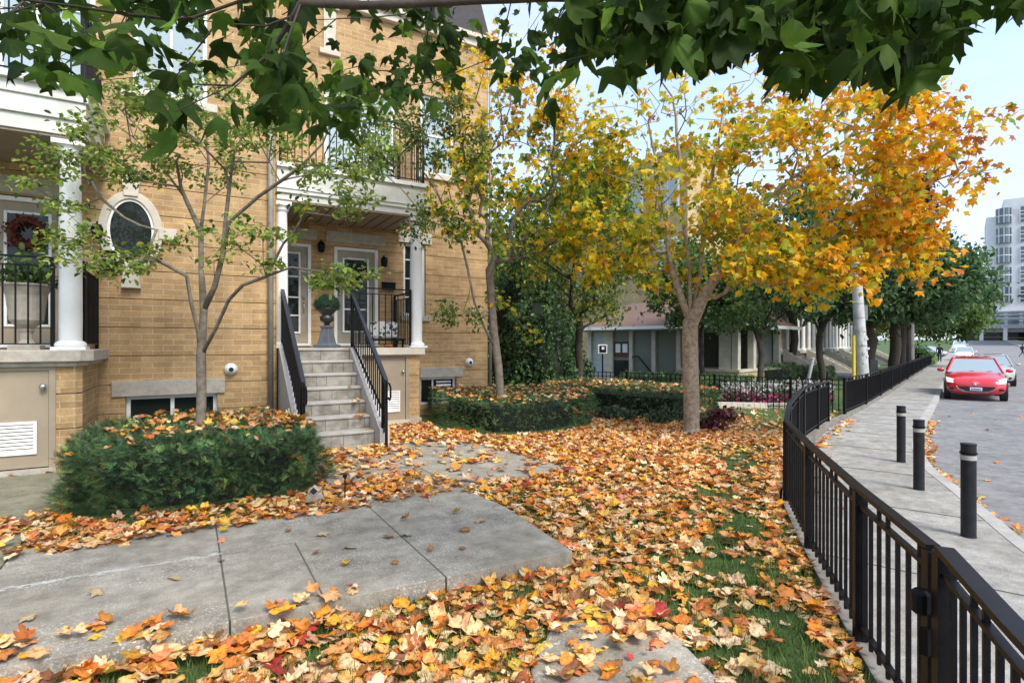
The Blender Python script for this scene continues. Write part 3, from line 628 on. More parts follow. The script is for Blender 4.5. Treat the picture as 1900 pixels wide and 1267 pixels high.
railing(B, [(2.50, 9.86), (3.56, 9.86)], 2.50, L0, name='porch_railing'); railing(B, [(3.72, 10.1), (3.72, YB-.03)], 2.50, L0, name='porch_railing')
MB().box(1.24, 3.82, 9.80, YB-.002, 3.86, 3.885).build('soffit', soffit_m, B)
b = MB()
for k in range(12): b.box(1.25+k*.22, 1.262+k*.22, 9.85, YB-.01, 3.852, 3.859)
b.build('soffit_seams', dark, B)
MB().lathe([(.085, 0), (.09, .012), (.05, .02)], (2.4, 10.5, 3.835), 20).build('ceiling_light', mat('dim_lens', (.45, .4, .33), .4, noise=False), B)
fb_ = MB(); fb_.box(1.245, 3.84, 9.79, YB-.001, 3.887, 4.0); fb_.box(1.24, 3.875, 9.755, YB-.0015, 4.0, 4.02); fb_.box(1.243, 3.86, 9.77, YB-.001, 4.02, 4.07); fb_.box(1.241, 3.88, 9.75, YB-.0013, 4.07, 4.085); fb_.box(1.243, 3.85, 9.78, YB-.001, 4.085, 4.42)
fb_.build('fascia', cream, B, bevel=.005); MB().box(1.24, 3.90, 9.73, YB-.0012, 4.421, 4.49).build('fascia_cap', white, B)
railing(B, [(1.3, 9.82), (3.8, 9.82), (3.8, YB-.03)], 5.55, 4.49, name='balcony_railing')
# small things on porch B
def mailbox(x0, x1, y, z0, z1, lab):
    t = thing('mailbox', lab, 'mailbox', ((x0+x1)/2, y, z0)); MB().box(x0, x1, y-.1, y-.001, z0, z1).build('box', black, t, bevel=.01); MB().prof([(y-.12, z1+.002), (y-.001, z1+.03), (y-.001, z1+.002)], x0-.01, x1+.01).build('lid', black, t)
mailbox(2.06, 2.40, YB, 2.62, 2.78, 'black wall mailbox between the two front doors'); mailbox(3.45, 3.72, YB, 2.62, 2.76, 'black wall mailbox right of the front door, behind the column')
mailbox(-1.12+.03, -.90, YA, 2.55, 2.82, 'black wall mailbox between left porch column and oval window')
def wlamp(x, y, z, lab):
    t = thing('wall_lamp', lab, 'lamp', (x, y, z)); b = MB(); b.tube([(x, y, z+.06), (x, y-.1, z+.1), (x, y-.12, z+.06)], .012, 6); b.build('bracket', black, t)
    MB().lathe([(.05, .06), (.075, 0), (.06, -.12), (.02, -.14)], (x, y-.12, z), 12).build('lantern', black, t)
wlamp(2.22, YB, 3.42, 'black wall lamp between the two front doors'); wlamp(3.47, YB, 3.22, 'black wall lamp right of the right front door'); wlamp(-1.12, YA, 3.12, 'black wall lamp beside left porch column')
tx, ty = 2.11, 10.12
T = thing('topiary_urn', 'round clipped topiary ball in dark urn on grey pedestal at stair top', 'planter', (tx, ty, L0))
ped = mat('blue_grey_cast', (.12, .135, .16), .6, nscale=8)
b = MB(); b.lathe([(.24, 0), (.24, .05), (.17, .07), (.16, .09), (.10, .34), (.12, .36), (.12, .39), (.05, .4)], (tx, ty, L0), 4); b.build('pedestal', ped, T, bevel=.006).rotation_euler = (0, 0, 0)
MB().lathe([(.05, .39), (.045, .43), (.07, .45), (.115, .48), (.12, .55), (.08, .58), (.12, .62), (.17, .67), (.19, .7), (.15, .69)], (tx, ty, L0), 20).build('urn', mat('dark_urn', (.03, .032, .035), .4, nscale=10), T, smooth=True)
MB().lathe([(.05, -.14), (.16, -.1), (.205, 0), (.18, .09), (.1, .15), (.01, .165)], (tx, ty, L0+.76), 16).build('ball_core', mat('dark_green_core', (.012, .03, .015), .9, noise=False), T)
N = 2200; v = rng.normal(size=(N, 3)); v /= np.linalg.norm(v, axis=1)[:, None]; v[:, 2] = np.where(v[:, 2] < -.5, -v[:, 2], v[:, 2])
P = v*np.array([.215, .215, .17])*rng.uniform(.92, 1.05, (N, 1))+np.array([tx, ty, L0+.76])
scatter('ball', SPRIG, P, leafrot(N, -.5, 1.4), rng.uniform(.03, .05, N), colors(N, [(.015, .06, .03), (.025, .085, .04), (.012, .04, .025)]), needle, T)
ch = thing('bench_cushion', 'white cushion with black leaf print leaning behind the porch railing', 'cushion', (3.25, 10.45, L0+.18))
cm = mat('printed_cushion', (.75, .73, .68), .9, nscale=14, col2=(.08, .08, .08), detail=1, ramp=(.42, .46))
b = MB(); b.box(2.98, 3.52, 10.40, 10.52, L0+.185, L0+.50); b.build('pillow', cm, ch, bevel=.04)
t = thing('porch_tray', 'low black tray table under the printed cushion on the porch', 'table', (3.25, 10.4, L0))
b = MB(); b.box(2.92, 3.58, 10.2, 10.62, L0+.13, L0+.17)
for x in (2.95, 3.53):
    for y in (10.23, 10.57): b.box(x, x+.03, y, y+.03, L0, L0+.13)
b.build('tray', black, t)
pk = thing('pumpkin', 'small orange-brown gourd at foot of the porch railing', 'pumpkin', (3.2, 10.05, L0))
b = MB(); n = 20; vs = []
prof = [(.02, 0), (.07, .01), (.085, .04), (.07, .075), (.02, .085)]
for r_, z in prof:
    for k in range(n): a = 2*math.pi*k/n; q = r_*(1+.08*math.cos(a*7)); vs.append((3.2+q*math.cos(a), 10.05+q*math.sin(a), L0+z))
b.add(vs, [(i*n+k, i*n+(k+1) % n, (i+1)*n+(k+1) % n, (i+1)*n+k) for i in range(4) for k in range(n)]); b.build('gourd', mat('gourd_skin', (.4, .13, .03), .5, nscale=9), pk, smooth=True)
MB().tube([(3.2, 10.05, L0+.08), (3.21, 10.05, L0+.12)], [.01, .006], 6).build('stalk', bark, pk)

# ------------------------------------------------------------------ fences along the sidewalk
def zfence(s): P = ST(s, tf(s)); return float(max(zl(P.x, P.y), zs(s)+.01)+.012)
def fence(label, s0, s1, posts, spacing=.105, H=.82, name='metal_fence', sub=False, group=None, rails_w=.05):
    P0 = ST(s0, tf(s0)); F_ = thing(name, label, 'fence', (P0.x, P0.y, zfence(s0)), 0, group)
    ss = sorted(set(list(np.arange(s0, s1, .35))+[s1]+[p for p in posts if s0 < p < s1])); pt = lambda s, h: Vector((ST(s, tf(s)).x, ST(s, tf(s)).y, zfence(s)+h))
    for nm, h, w_, t_ in (('top_rail', H, rails_w, .024), ('middle_rail', H-.085, .03, .018), ('bottom_rail', .09, .03, .018)):
        b = MB()
        for a, c in zip(ss[:-1], ss[1:]): b.bar(pt(a, h), pt(c, h), w_, t_)
        b.build(nm, black, F_)
    for p in posts:
        if s0-.01 <= p <= s1+.01:
            q = pt(p, 0); d = ST(p+.1, tf(p+.1))-ST(p, tf(p)); d.z = 0; d.normalize(); e = Vector((-d.y, d.x, 0)); b = MB()
            cs = [q+d*a*.03+e*c*.03 for a, c in ((-1, -1), (1, -1), (1, 1), (-1, 1))]; b.prism([(v.x, v.y) for v in cs], q.z-.12, q.z+H-.01); b.build('post', black, F_)
    n = int((s1-s0)/spacing); stub = MB(); allb = MB()
    for k in range(1, n):
        s = s0+(s1-s0)*k/n
        if any(abs(s-p) < .05 for p in posts): continue
        q = pt(s, 0); d = ST(s+.1, tf(s+.1))-ST(s, tf(s)); d.z = 0; d.normalize(); e = Vector((-d.y, d.x, 0)); b = MB() if not sub else allb
        cs = [q+d*a*.0085+e*c*.0085 for a, c in ((-1, -1), (1, -1), (1, 1), (-1, 1))]; poly = [(v.x, v.y) for v in cs]
        b.prism(poly, q.z+.03, q.z+H-.09)
        if k % 4 in (0, 1): (b if not sub else allb).prism(poly, q.z+H-.078, q.z+H-.01)
        if not sub: b.build('baluster', black, F_)
    if sub: allb.build('balusters', black, F_)['kind'] = 'stuff'
    return F_
fence('black metal fence curving along the leafy lawn from the gate', 2.70, 12.93, (2.70, 3.54, 4.88, 6.2, 7.56, 8.7, 9.82, 11.4, 12.93), spacing=.112)
gt_ = fence('black metal gate section with latch at lower right, nearest the viewer', 1.0, 2.60, (1.0, 2.60), spacing=.10, H=.85, name='gate', rails_w=.06)
gt_['category'] = 'gate'
P = ST(2.66, tf(2.66)); z = zfence(2.66)
MB().lathe([(.02, -.05), (.032, -.04), (.034, .03), (.02, .045)], (P.x-.02, P.y+.05, z+.62), 12).build('latch', black, gt_); MB().box(P.x-.035, P.x-.005, P.y+.02, P.y+.05, z+.42, z+.52).build('hinge', black, gt_)
fence('long black metal fence running down the sidewalk past the utility pole', 14.9, 33, (14.9, 18.5, 22, 25.5, 29, 33), spacing=.14, sub=True, H=.85)
fence('farthest black fence stretch beside the street tree trunk', 33.6, 58, (33.6, 37, 41, 45, 50, 54, 58), spacing=.2, sub=True, H=.85)
def straight_fence(label, pts, H, spacing, sub=True, zf=None):
    p0 = pts[0]; F_ = thing('metal_fence', label, 'fence', p0)
    r_ = MB(); bl = MB()
    for a, c in zip(pts[:-1], pts[1:]):
        for h, tt in ((H, .02), (H-.12, .016), (.08, .016)): r_.bar(a+Vector((0, 0, h)), c+Vector((0, 0, h)), .03, tt)
        L = (c-a).length; n = int(L/spacing)
        for k in range(n+1):
            q = a.lerp(c, k/n); 
            if k % 14 == 0: b = MB(); b.box(q.x-.025, q.x+.025, q.y-.025, q.y+.025, q.z-.1, q.z+H+.04); b.build('post', black, F_)
            else: bl.box(q.x-.009, q.x+.009, q.y-.009, q.y+.009, q.z, q.z+H)
    r_.build('rails', black, F_); bl.build('balusters', black, F_)['kind'] = 'stuff'
def onl(px, D):
    a, b_ = ray(px); X, Y = a*D, b_*D; return Vector((X, Y, float(zl(X, Y))))
straight_fence('low black garden fence in front of the flower bed and pavilion', [onl(1568, 13.2), onl(1467, 13.9), onl(1280, 15.2), onl(1067, 17.2), onl(1040, 17.6)], .80, .13)
straight_fence('short black fence glimpsed beside the house corner', [onl(1000, 18.), onl(905, 19.)], .75, .13)

# ------------------------------------------------------------------ bollards
def bollard(px, py, label):
    s_, t_ = 0, 0; z = -.25
    for _ in range(5):
        P = G(px, py, z); s_, t_ = toST(P.x, P.y); z = float(zs(s_))
    return Vector((P.x, P.y, z)), label
bl = [bollard(1797, 995, 'black bollard with white band nearest to the viewer'), bollard(1705, 908, 'middle one of three black bollards on the sidewalk corner'), bollard(1672, 857, 'farthest black bollard, standing back from the kerb')]
bo = thing('bollard', bl[0][1], 'bollard', bl[0][0], 0, 'bollards on the sidewalk corner'); o_ = bl[0][0]
b = MB(); b.lathe([(.058, 0), (.055, .01), (.055, .785), (.057, .79), (.057, .805), (.03, .808)], o_, 20); b.build('tube', mat('bollard_black', (.010, .010, .012), .45, nscale=12, col2=(.02, .02, .023), spec=.3), bo)
MB().lathe([(.0575, .665), (.0575, .705)], o_, 20).build('reflective_band', mat('worn_white_band', (.38, .36, .32), .6, nscale=25, col2=(.35, .33, .3)), bo)
MB().lathe([(.056, .715), (.063, .717), (.063, .731), (.056, .733)], o_, 20).build('collar', black, bo)
for p, lab in bl[1:]: dup(bo, p, None, lab)

# ------------------------------------------------------------------ utility pole etc.
pb = Vector(atD(1601, 705, 20.5)); pt1 = Vector(atD(1588, 490, 20.5)); ptop = pb+(pt1-pb)*2.3; pp = pb
pole = thing('utility_pole', 'leaning pale concrete utility pole rising behind the black fence', 'pole', (pp.x, pp.y, -.3))
pm = mat('pale_pole', (.52, .51, .49), .85, nscale=3, bump=.3, bscale=20, col2=(.36, .35, .34))
b = MB(); b.tube([pb+(pb-pt1)*.1, pb, pt1, ptop], [.225, .22, .16, .12], 14); b.build('shaft', pm, pole, smooth=True)
ax = (pt1-pb); rt = Vector((CS, -SN, 0)); fw = Vector((SN, CS, 0)); bc = pb+ax*.58+rt*.24
b = MB(); b.bar(bc-Vector((0, 0, .28)), bc+Vector((0, 0, .28)), .13, .13); b.build('meter_box', mat('grey_box', (.3, .31, .32), .5), pole, bevel=.01)
b = MB()
for k in range(6):
    c = pb+ax*(.30+k*.12); r_ = .225-.02*k*.6; b.tube([c+rt*r_*math.cos(a)+fw*r_*math.sin(a) for a in [2*math.pi*i/16 for i in range(17)]], .008, 4, caps=False)
b.build('bands', steel, pole)
b = MB()
for k in range(14):
    c = pb+ax*random.uniform(.12, .42)-fw*.222+rt*random.uniform(-.13, .12); s1 = random.uniform(.03, .07); b.add([c, c+rt*s1, c+rt*s1+Vector((0, 0, s1*1.3)), c+Vector((0, 0, s1*1.3))], [(0, 1, 2, 3)])
b.build('paper_scraps', mat('old_paper', (.3, .3, .3), .9, nscale=30, col2=(.7, .7, .7)), pole)
g_ = thing('guy_guard', 'yellow plastic guy-wire guard standing against the utility pole', 'post', pb-rt*.34)
q = pb-rt*.33-Vector((0, 0, .2)); b = MB(); b.tube([q, q+Vector((-.0, 0, 1.85))], [.06, .055], 10); b.build('tube', mat('yellow_plastic', (.75, .6, .06), .5, nscale=5, col2=(.62, .5, .06)), g_)
q0 = onl(1492, 17.5); q1 = Vector(atD(1520, 612, 17.0)); b = MB(); b.tube([q0, q0.lerp(q1, .6)], .05, 8); gg = b.build('guy_guard', pm); tag(gg, 'slanting grey guy-wire guard rising from the flower bed', 'post')
b = MB(); b.tube([ST(38.5, -2.3, -.3), ST(38.5, -2.3, 7)], [.14, .10], 8); tag(b.build('utility_pole', mat('weathered_wood', (.22, .21, .2), .9, nscale=3)), 'thin grey wooden pole beside the far fence', 'pole')
# sign by pavilion
sg = thing('sign_post', 'small black and white square sign on a post by pavilion', 'sign', onl(1118, 22)); q = onl(1118, 22)
def plate(par, c, w_, h_, m, name, push=0.):
    d = Vector((SN, CS, 0)); r_ = Vector((CS, -SN, 0)); c = c-d*push; b = MB(); u = Vector((0, 0, 1)); vs = [c+r_*a*w_/2+u*e*h_/2+d*k*.008 for k in (-1, 1) for a, e in ((-1, -1), (1, -1), (1, 1), (-1, 1))]
    b.add(vs, [(0, 1, 2, 3), (7, 6, 5, 4), (0, 4, 5, 1), (1, 5, 6, 2), (2, 6, 7, 3), (3, 7, 4, 0)]); return b.build(name, m, par)
b = MB(); b.box(q.x-.02, q.x+.02, q.y-.02, q.y+.02, q.z, 1.1); b.build('post', black, sg); c = Vector((q.x, q.y, 1.3)); plate(sg, c, .36, .36, white, 'plate', .03); plate(sg, c, .27, .27, black, 'symbol', .05); plate(sg, c+Vector((.01, 0, .03)), .1, .1, white, 'letter', .065)
# dark cabinet on the far lawn
q = ST(31.5, -3.6, -.35); o = MB().box(q.x-.35, q.x+.35, q.y-.3, q.y+.3, -.4, .75); o = o.build('utility_cabinet', mat('dark_green_metal', (.02, .028, .025), .5), None, bevel=.03); tag(o, 'dark green utility cabinet behind the far black fence', 'cabinet')

# ------------------------------------------------------------------ pavilion
c1 = atD(1093, 700, 27.); c2 = atD(1365, 700, 22.); c1.z = c2.z = -.25; dd = (c2-c1).normalized(); Lp = (c2-c1).length; pr = math.atan2(dd.y, dd.x)
PV = thing('pavilion', 'low glazed entrance pavilion with brown shingle roof and cream posts', 'building', c1, pr)
def fx(px):
    a, b_ = ray(px); # intersect ray (a,b)*D with c1 + dd*x
    det = a*(-dd.y)+b_*dd.x; D = (c1.x*(-dd.y)+c1.y*dd.x)/det; return (Vector((a*D, b_*D, 0))-Vector((c1.x, c1.y, 0))).dot(dd)
I4 = Matrix.Identity(4); lb = lambda: MB(I4)
creamw = mat('cream_wall', (.58, .54, .44), .8, nscale=3)
posts = [fx(p) for p in (1128, 1170, 1212, 1258, 1300, 1345)]
for i, x in enumerate(posts): w_ = .25 if i in (0, 5) else .09; b = lb(); b.box(x-w_, x+w_, 0, .25, 0, 2.349); b.build('post', creamw, PV)
for q in ((-.1, .12, 0, .3), (Lp-.15, Lp+.1, -.02, .25), (Lp-.15, Lp+.1, 1.6, 1.9), (Lp-.15, Lp+.1, 4.6, 4.9)): b = lb(); b.box(*q, 0, 2.349); b.build('post', creamw, PV)
b = lb(); b.box(-.4, Lp+.2, -.05, .3, 2.35, 2.5); b.build('beam', creamw, PV)
b = lb(); b.box(posts[3]+.1, Lp+.15, -.06, .2, 0, .62); b.box(Lp-.1, Lp+.15, .2, 4.6, 0, .62); b.build('dwarf_wall', brick_far, PV)
b = lb(); b.box(posts[3]+.05, Lp+.2, -.12, .25, .62, .72); b.box(Lp-.1, Lp+.2, .25, 4.7, .62, .72); b.build('sill', creamw, PV)
b = lb(); b.box(-.1, posts[0]-.25, .12, .14, 0, 2.35); o = b.build('blue_panel', mat('pale_blue_panel', (.42, .46, .46), .4), PV)
b = lb()
for a, c in zip(posts[:-1], posts[1:]): b.box(a+.09, c-.09, .12, .14, .1, 2.35)
b.build('window', greyglass, PV)
for q in ((posts[0]+.26, posts[1]-.1, .105, .118, .1, 1.0), (posts[4]+.1, posts[5]-.3, .10, .118, .8, 2.2)): b = lb(); b.box(*q); b.build('dark_screen', mat('dark_screen', (.03, .035, .03), .2), PV)
b = lb(); b.box(posts[0]+.28, posts[1]-.12, .08, .104, 1.15, 1.85); nb = b.build('notice_board', mat('cork_brown', (.10, .05, .02), .8), PV)
b = lb(); m_ = (posts[0]+.28+posts[1]-.12)/2
for q in (-.32, .06): b.box(m_+q, m_+q+.26, .07, .079, 1.35, 1.75)
b.build('notice', white, nb)
b = lb(); b.tube([(posts[1]+.1, -.02, 1.15), (posts[1]+.4, -.02, 1.2), (posts[2]+.1, -.02, .3)], .03, 6); b.build('handrail', black, PV)
b = lb(); b.box(0, Lp-.2, 2., 5., 0, 2.4); b.build('inner_wall', mat('inner_wall', (.14, .15, .135), .8), PV)
b = lb(); zt = 3.75; b.add([(-.7, -.5, 2.5), (Lp+.6, -.5, 2.5), (Lp+.6, 6, 2.5), (-.7, 6, 2.5), (1.2, 1.8, zt), (Lp-1.2, 1.8, zt), (Lp-1.2, 4.5, zt), (1.2, 4.5, zt)], [(0, 1, 5, 4), (1, 2, 6, 5), (2, 3, 7, 6), (3, 0, 4, 7), (4, 5, 6, 7), (3, 2, 1, 0)]); b.build('roof', shingle, PV)
b = lb(); b.box(-.75, Lp+.65, -.56, -.5, 2.4, 2.54); b.box(Lp+.6, Lp+.66, -.499, 6, 2.4, 2.54); b.build('gutter', white, PV)
# yellow brick building behind the pavilion
YBd = thing('apartment_block', 'yellow brick block rising behind the pavilion roof', 'building', (20.5, 18.5, 0))
b = MB(); b.box(20.5, 23.6, 18.5, 30, -.4, 10.9); b.build('wall', brick_far, YBd)
b = MB(); b.box(20.42, 23.7, 18.42, 30.1, 10.9, 11.1); b.build('cornice', stone, YBd)
for yy in (19.7, 22.2, 24.7, 27.2):
    for zz in (5.0, 8.0):
        if random.random() < .99:
            f = MB(); f.box(20.42, 20.5, yy-.7, yy+.7, zz, zz+1.7); o = f.build('window', white, YBd); MB().box(20.40, 20.419, yy-.6, yy-.04, zz+.1, zz+1.6).box(20.40, 20.419, yy+.04, yy+.6, zz+.1, zz+1.6).build('pane', glasspale, o)

# ------------------------------------------------------------------ townhouse row down the street
RT = SA
rows = thing('row_house', 'brown brick row house with white porch columns, nearest beyond the pavilion', 'house', ST(30, -9.2, -.3), RT, 'row houses down the street')
b = lb(); b.box(0, 5.6, 0, 9, 0, 9); b.build('wall', brick_row, rows)
b = lb(); b.box(-.02, 5.62, -.3, 9.1, 9, 9.3); b.prof([(-.2, 9.3), (3, 11), (9, 11), (9, 9.3)], 0, 5.6); b.build('roof', darkshingle, rows)
b = lb(); b.box(.4, 5.2, -1.6, -.002, 0, 1.25); b.build('porch_base', brick_row, rows)
b = lb(); b.box(.3, 5.3, -1.7, -.003, 1.25, 1.4); b.build('porch_slab', stone, rows)
b = lb(); b.box(.3, 5.3, -1.75, -.004, 3.75, 4.2); b.build('porch_roof', cream, rows)
for x in (.55, 2.0, 3.6, 5.05):
    b = lb(); b.lathe([(.2, 0), (.2, .1), (.13, .14), (.12, 2.2), (.19, 2.35)], (x, -1.5, 1.4), 12); b.build('column', white, rows)
for x in (2.1, 3.5):
    b = lb(); b.prof([(-4.2, 0), (-4.2, .15), (-1.7, 1.5), (-1.7, 0)], x-.08, x+.08); b.build('stringer', palestone, rows)
b = lb()
for k in range(7): b.box(2.18, 3.42, -4.0+k*.33, -1.6, 0, (k+1)*.19)
b.build('steps', stone, rows)
for x, z, w_, h_ in ((.9, 1.5, .9, 2.1), (3.8, 1.5, .9, 2.1), (.9, 5, 1.2, 1.7), (3.5, 5, 1.2, 1.7)):
    b = lb(); b.box(x, x+w_, -.04, -.001, z, z+h_); o = b.build('window', white, rows); b = lb(); b.box(x+.1, x+w_-.1, -.05, -.041, z+.1, z+h_-.1); b.build('pane', glass, o)
for k, wd in enumerate(['second', 'third', 'fourth', 'fifth', 'sixth', 'seventh']):
    dup(rows, ST(30+5.7*(k+1), -9.2, -.3), None, '%s brown brick row house with white porch columns, counting from the pavilion' % wd)

# ------------------------------------------------------------------ far buildings
tw = thing('apartment_tower', 'pale concrete apartment tower with bay windows closing the end of street', 'building', ST(222, 7.2, 2), SA-R(90))
# local x points right across the street end (t+), local y away down the street: rotation -> x axis = SNV
H_ = 43
b = lb(); b.box(-2, 30, 0, 18, 3, H_-5); b.box(2, 28, 1, 17, H_-5, H_); b.box(-9, 40, -3, 15, 4.2, 9.5)
for x in (-9, -3.6, 1.8, 7.2, 12.6, 18, 23.4, 28.8): b.box(x, x+.9, -3, -2, -1, 4.2)
b.box(-9, 40, 6, 15, -1, 4.2)
b.build('wall', concrete_w, tw)
b = lb()
for i in range(5): b.box(-9, 40, -3.3-.03*i, -3, 5.0+i*1.0, 5.25+i*1.0)
b.build('podium_bands', concrete_w, tw)
for r_ in range(5):
    z = 35.6-r_*5.9
    for x, w_ in ((.2, 3.6), (5.6, 6.6), (14., 3.6), (19.4, 6.6)):
        curved = w_ < 4; b = lb()
        if curved: b.lathe([(1.9, z), (1.9, z+4.5)], (x+1.8, .4, 0), 14); b.v = [Vector((v.x, min(v.y, 1.), v.z)) for v in b.v]
        else: b.box(x, x+w_, -.25, .3, z, z+4.5)
        o = b.build('window', glassfar, tw)
        b = lb(); nv = 5 if not curved else 4
        for k in range(nv+1):
            if curved:
                a = R(180+18+144*k/nv); X, Y = x+1.8+1.92*math.cos(a), .4+1.92*math.sin(a); b.box(X-.07, X+.07, Y-.07, Y+.07, z, z+4.5)
            else: X = x+w_*k/nv; b.box(X-.07, X+.07, -.34, -.24, z, z+4.5)
        if not curved:
            for zz in (z+.9, z+2.2, z+3.2): b.box(x, x+w_, -.36, -.25, zz-.09, zz+.09)
        else: b.lathe([(1.95, z+2.1), (1.95, z+2.3)], (x+1.8, .4, 0), 14)
        b.build('frame', white, o)
for r_ in range(2):
    for x in (-7.4, -4, -.6, 2.8, 6.2, 9.6, 13, 16.4):
        b = lb(); b.box(x, x+2.4, -3.35, -3.1, 5.3+r_*2, 6.5+r_*2); b.build('window', glassfar, tw)
b = lb(); b.box(-2.5, 2, 5.7, 5.95, 1.5, 1.8); b.box(3, 7, 5.7, 5.95, 1.2, 1.5); b.build('shop_light', mat('warm_shopfront', (.7, .6, .35), .6), tw)
b = lb(); b.box(8.6, 11.4, -3.6, -3.3, 1.9, 3.1); b.build('shop_sign', mat('red_awning', (.5, .03, .03), .5), tw)
b = lb()
for x in (-8, -2.6, 2.8, 8.2): b.box(x, x+4.3, 5.8, 5.99, -1, 3.6)
b.build('shopfront', glass, tw)
ob = thing('office_block', 'low cream block with ribbon windows at the right edge of street', 'building', ST(150, 13.2, .5), SA)
b = lb(); b.box(0, 50, -14, -.0, -1, 19); b.build('wall', mat('office_cream', (.62, .62, .58), .8, nscale=.4), ob)
for k in range(5): b = lb(); b.box(-.02, 50, 0, .05, 3+k*3.2, 4.6+k*3.2); b.box(-.06, -.001, -14, -.2, 3+k*3.2, 4.6+k*3.2); b.build('window', glassfar, ob)
ob.location = ST(165, 13.5, .6); 
for ch_ in ob.children: pass
ob.rotation_euler = (0, 0, SA)

# ------------------------------------------------------------------ cars
def car(label, loc, rot, paint, L=3.9, W=1.69, H=1.475, cat='car', suv=0., name='parked_car'):
    """front looks toward local -y"""
    T = thing(name, label, cat, loc, rot); hw = W/2
    # stations: y from front, (halfwidth, ztop edge, zcrown, zbottom)
    st = [(0.0, .60, .52, .56, .30), (.06, .74, .66, .70, .24), (.22, .92, .74, .80, .22), (.6, 1., .82, .90, .22), (1.05, 1., .92, 1.0, .22), (1.5, 1., .95, 1.0, .22), (L*.6, 1., .97, 1.0, .22), (L*.85, .99, .98, 1.0, .22), (L*.96, .95, .96, .98, .26), (L, .86, .85, .86, .34)]
    k = H/1.475; V = []; n = 12
    for y, wf, ze, zc, zb in st:
        w_ = hw*wf; ze *= k; zc *= k
        half = [(0, zc), (w_*.55, zc-.01), (w_*.86, ze), (w_*.985, ze-.12), (w_, (ze+zb)*.5), (w_*.97, zb+.08), (w_*.86, zb), (0, zb)]
        ring = half+[(-a, z) for a, z in half[-2:0:-1]]; n = len(ring); V += [(a, y-L/2, z) for a, z in ring]
    Fc = [(i*n+j_, i*n+(j_+1) % n, (i+1)*n+(j_+1) % n, (i+1)*n+j_) for i in range(len(st)-1) for j_ in range(n)]+[tuple(range(n)), tuple(range((len(st)-1)*n, len(st)*n))[::-1]]
    b = lb(); b.add(V, Fc); body = b.build('body', paint, T, smooth=True, sub=2)
    # cabin
    z0 = .93*k; zt = H; y0, y1, y2, y3 = 1.0-L/2, 1.75-L/2, L*.5-.75, L*.5-.12
    def ring(y_lo, y_hi, wlo, whi, zlo, zhi): return [(-wlo, y_lo, zlo), (wlo, y_lo, zlo), (whi, y_hi, zhi), (-whi, y_hi, zhi)]
    wl, wh = hw*.90, hw*.66
    b = lb(); v = [(-wl, y0, z0), (wl, y0, z0), (wl, y3, z0), (-wl, y3, z0), (-wh, y1, zt-.05), (wh, y1, zt-.05), (wh, y2, zt-.05), (-wh, y2, zt-.05)]
    b.add(v, [(0, 1, 5, 4), (1, 2, 6, 5), (2, 3, 7, 6), (3, 0, 4, 7), (4, 5, 6, 7), (0, 3, 2, 1)]); b.build('windshield', mat('car_glass', (.42, .5, .5), .05, .55, noise=False, spec=1.), T, bevel=.03)  # pale half-metallic base puts the sky reflection into the glass colour
    b = lb(); b.add([(-wh*1.04, y1-.04, zt-.055), (wh*1.04, y1-.04, zt-.055), (wh*1.06, y2+.05, zt-.06), (-wh*1.06, y2+.05, zt-.06), (-wh*.85, y1+.2, zt), (wh*.85, y1+.2, zt), (wh*.85, y2-.1, zt-.0), (-wh*.85, y2-.1, zt-.0)], [(0, 1, 5, 4), (1, 2, 6, 5), (2, 3, 7, 6), (3, 0, 4, 7), (4, 5, 6, 7), (0, 3, 2, 1)])
    for sg_ in (-1, 1):
        for (ya, yb) in ((y0, y1), (y3, y2)): b.tube([(sg_*wl*1.0, ya, z0), (sg_*wh*1.02, yb, zt-.05)], .035, 6)
        ym = (y1+y2)/2; b.tube([(sg_*wl*1.0, ym, z0), (sg_*wh*1.02, ym, zt-.05)], .03, 6)
    b.build('roof', paint, T, smooth=False, bevel=.01)
    # wheels
    for sx in (-1, 1):
        for yy in (.72-L/2, L/2-.72):
            def disc(r0, r1, x0, x1, nm, m_, par):
                q = lb(); n_ = 24; vs = []
                for x_ in (x0, x1):
                    for r_ in (r0, r1):
                        for kk in range(n_): a = 2*math.pi*kk/n_; vs.append((sx*x_, yy+r_*math.cos(a), .31+r_*math.sin(a)))
                fs = []
                for kk in range(n_):
                    k2 = (kk+1) % n_; fs += [(kk, k2, n_+k2, n_+kk), (2*n_+kk, 3*n_+kk, 3*n_+k2, 2*n_+k2), (n_+kk, n_+k2, 3*n_+k2, 3*n_+kk), (kk, 2*n_+kk, 2*n_+k2, k2)]
                q.add(vs, fs); return q.build(nm, m_, par)
            wh_ = disc(.02, .31, hw-.19, hw+.005, 'wheel', mat('tyre', (.018, .018, .018), .8, noise=False), T); disc(.02, .2, hw-.02, hw+.012, 'rim', steel, wh_)
    yf_ = -L/2
    def face(nm, m_, pts, par, th=.02):
        q = lb(); q.add([(x, y-th, z) for x, y, z in pts]+[(x, y+.05, z) for x, y, z in pts], [tuple(range(len(pts))), tuple(range(len(pts), 2*len(pts)))[::-1]]+[(i, len(pts)+i, len(pts)+(i+1) % len(pts), (i+1) % len(pts)) for i in range(len(pts))]); return q.build(nm, m_, par)
    # grille smile, lamps, plate, mirrors
    G_ = [(-.50, .47), (.50, .47), (.44, .38), (.30, .31), (0, .28), (-.30, .31), (-.44, .38)]
    dk = mat('grille_black', (.012, .012, .014), .5, noise=False)
    gr = face('grille', dk, [(x*W/1.69, yf_+.0, z*k+.03) for x, z in G_], T, .03)
    b = lb(); pts = [(x*1.04*W/1.69, yf_-.032, z*k+.03-.006) for x, z in (G_[1:]+G_[:1])]; b.tube(pts, .012, 5); b.build('chrome_trim', mat('chrome', (.75, .75, .75), .15, 1., noise=False), gr)
    lampm = mat('headlight_lens', (.72, .72, .70), .15, noise=False, spec=1.)
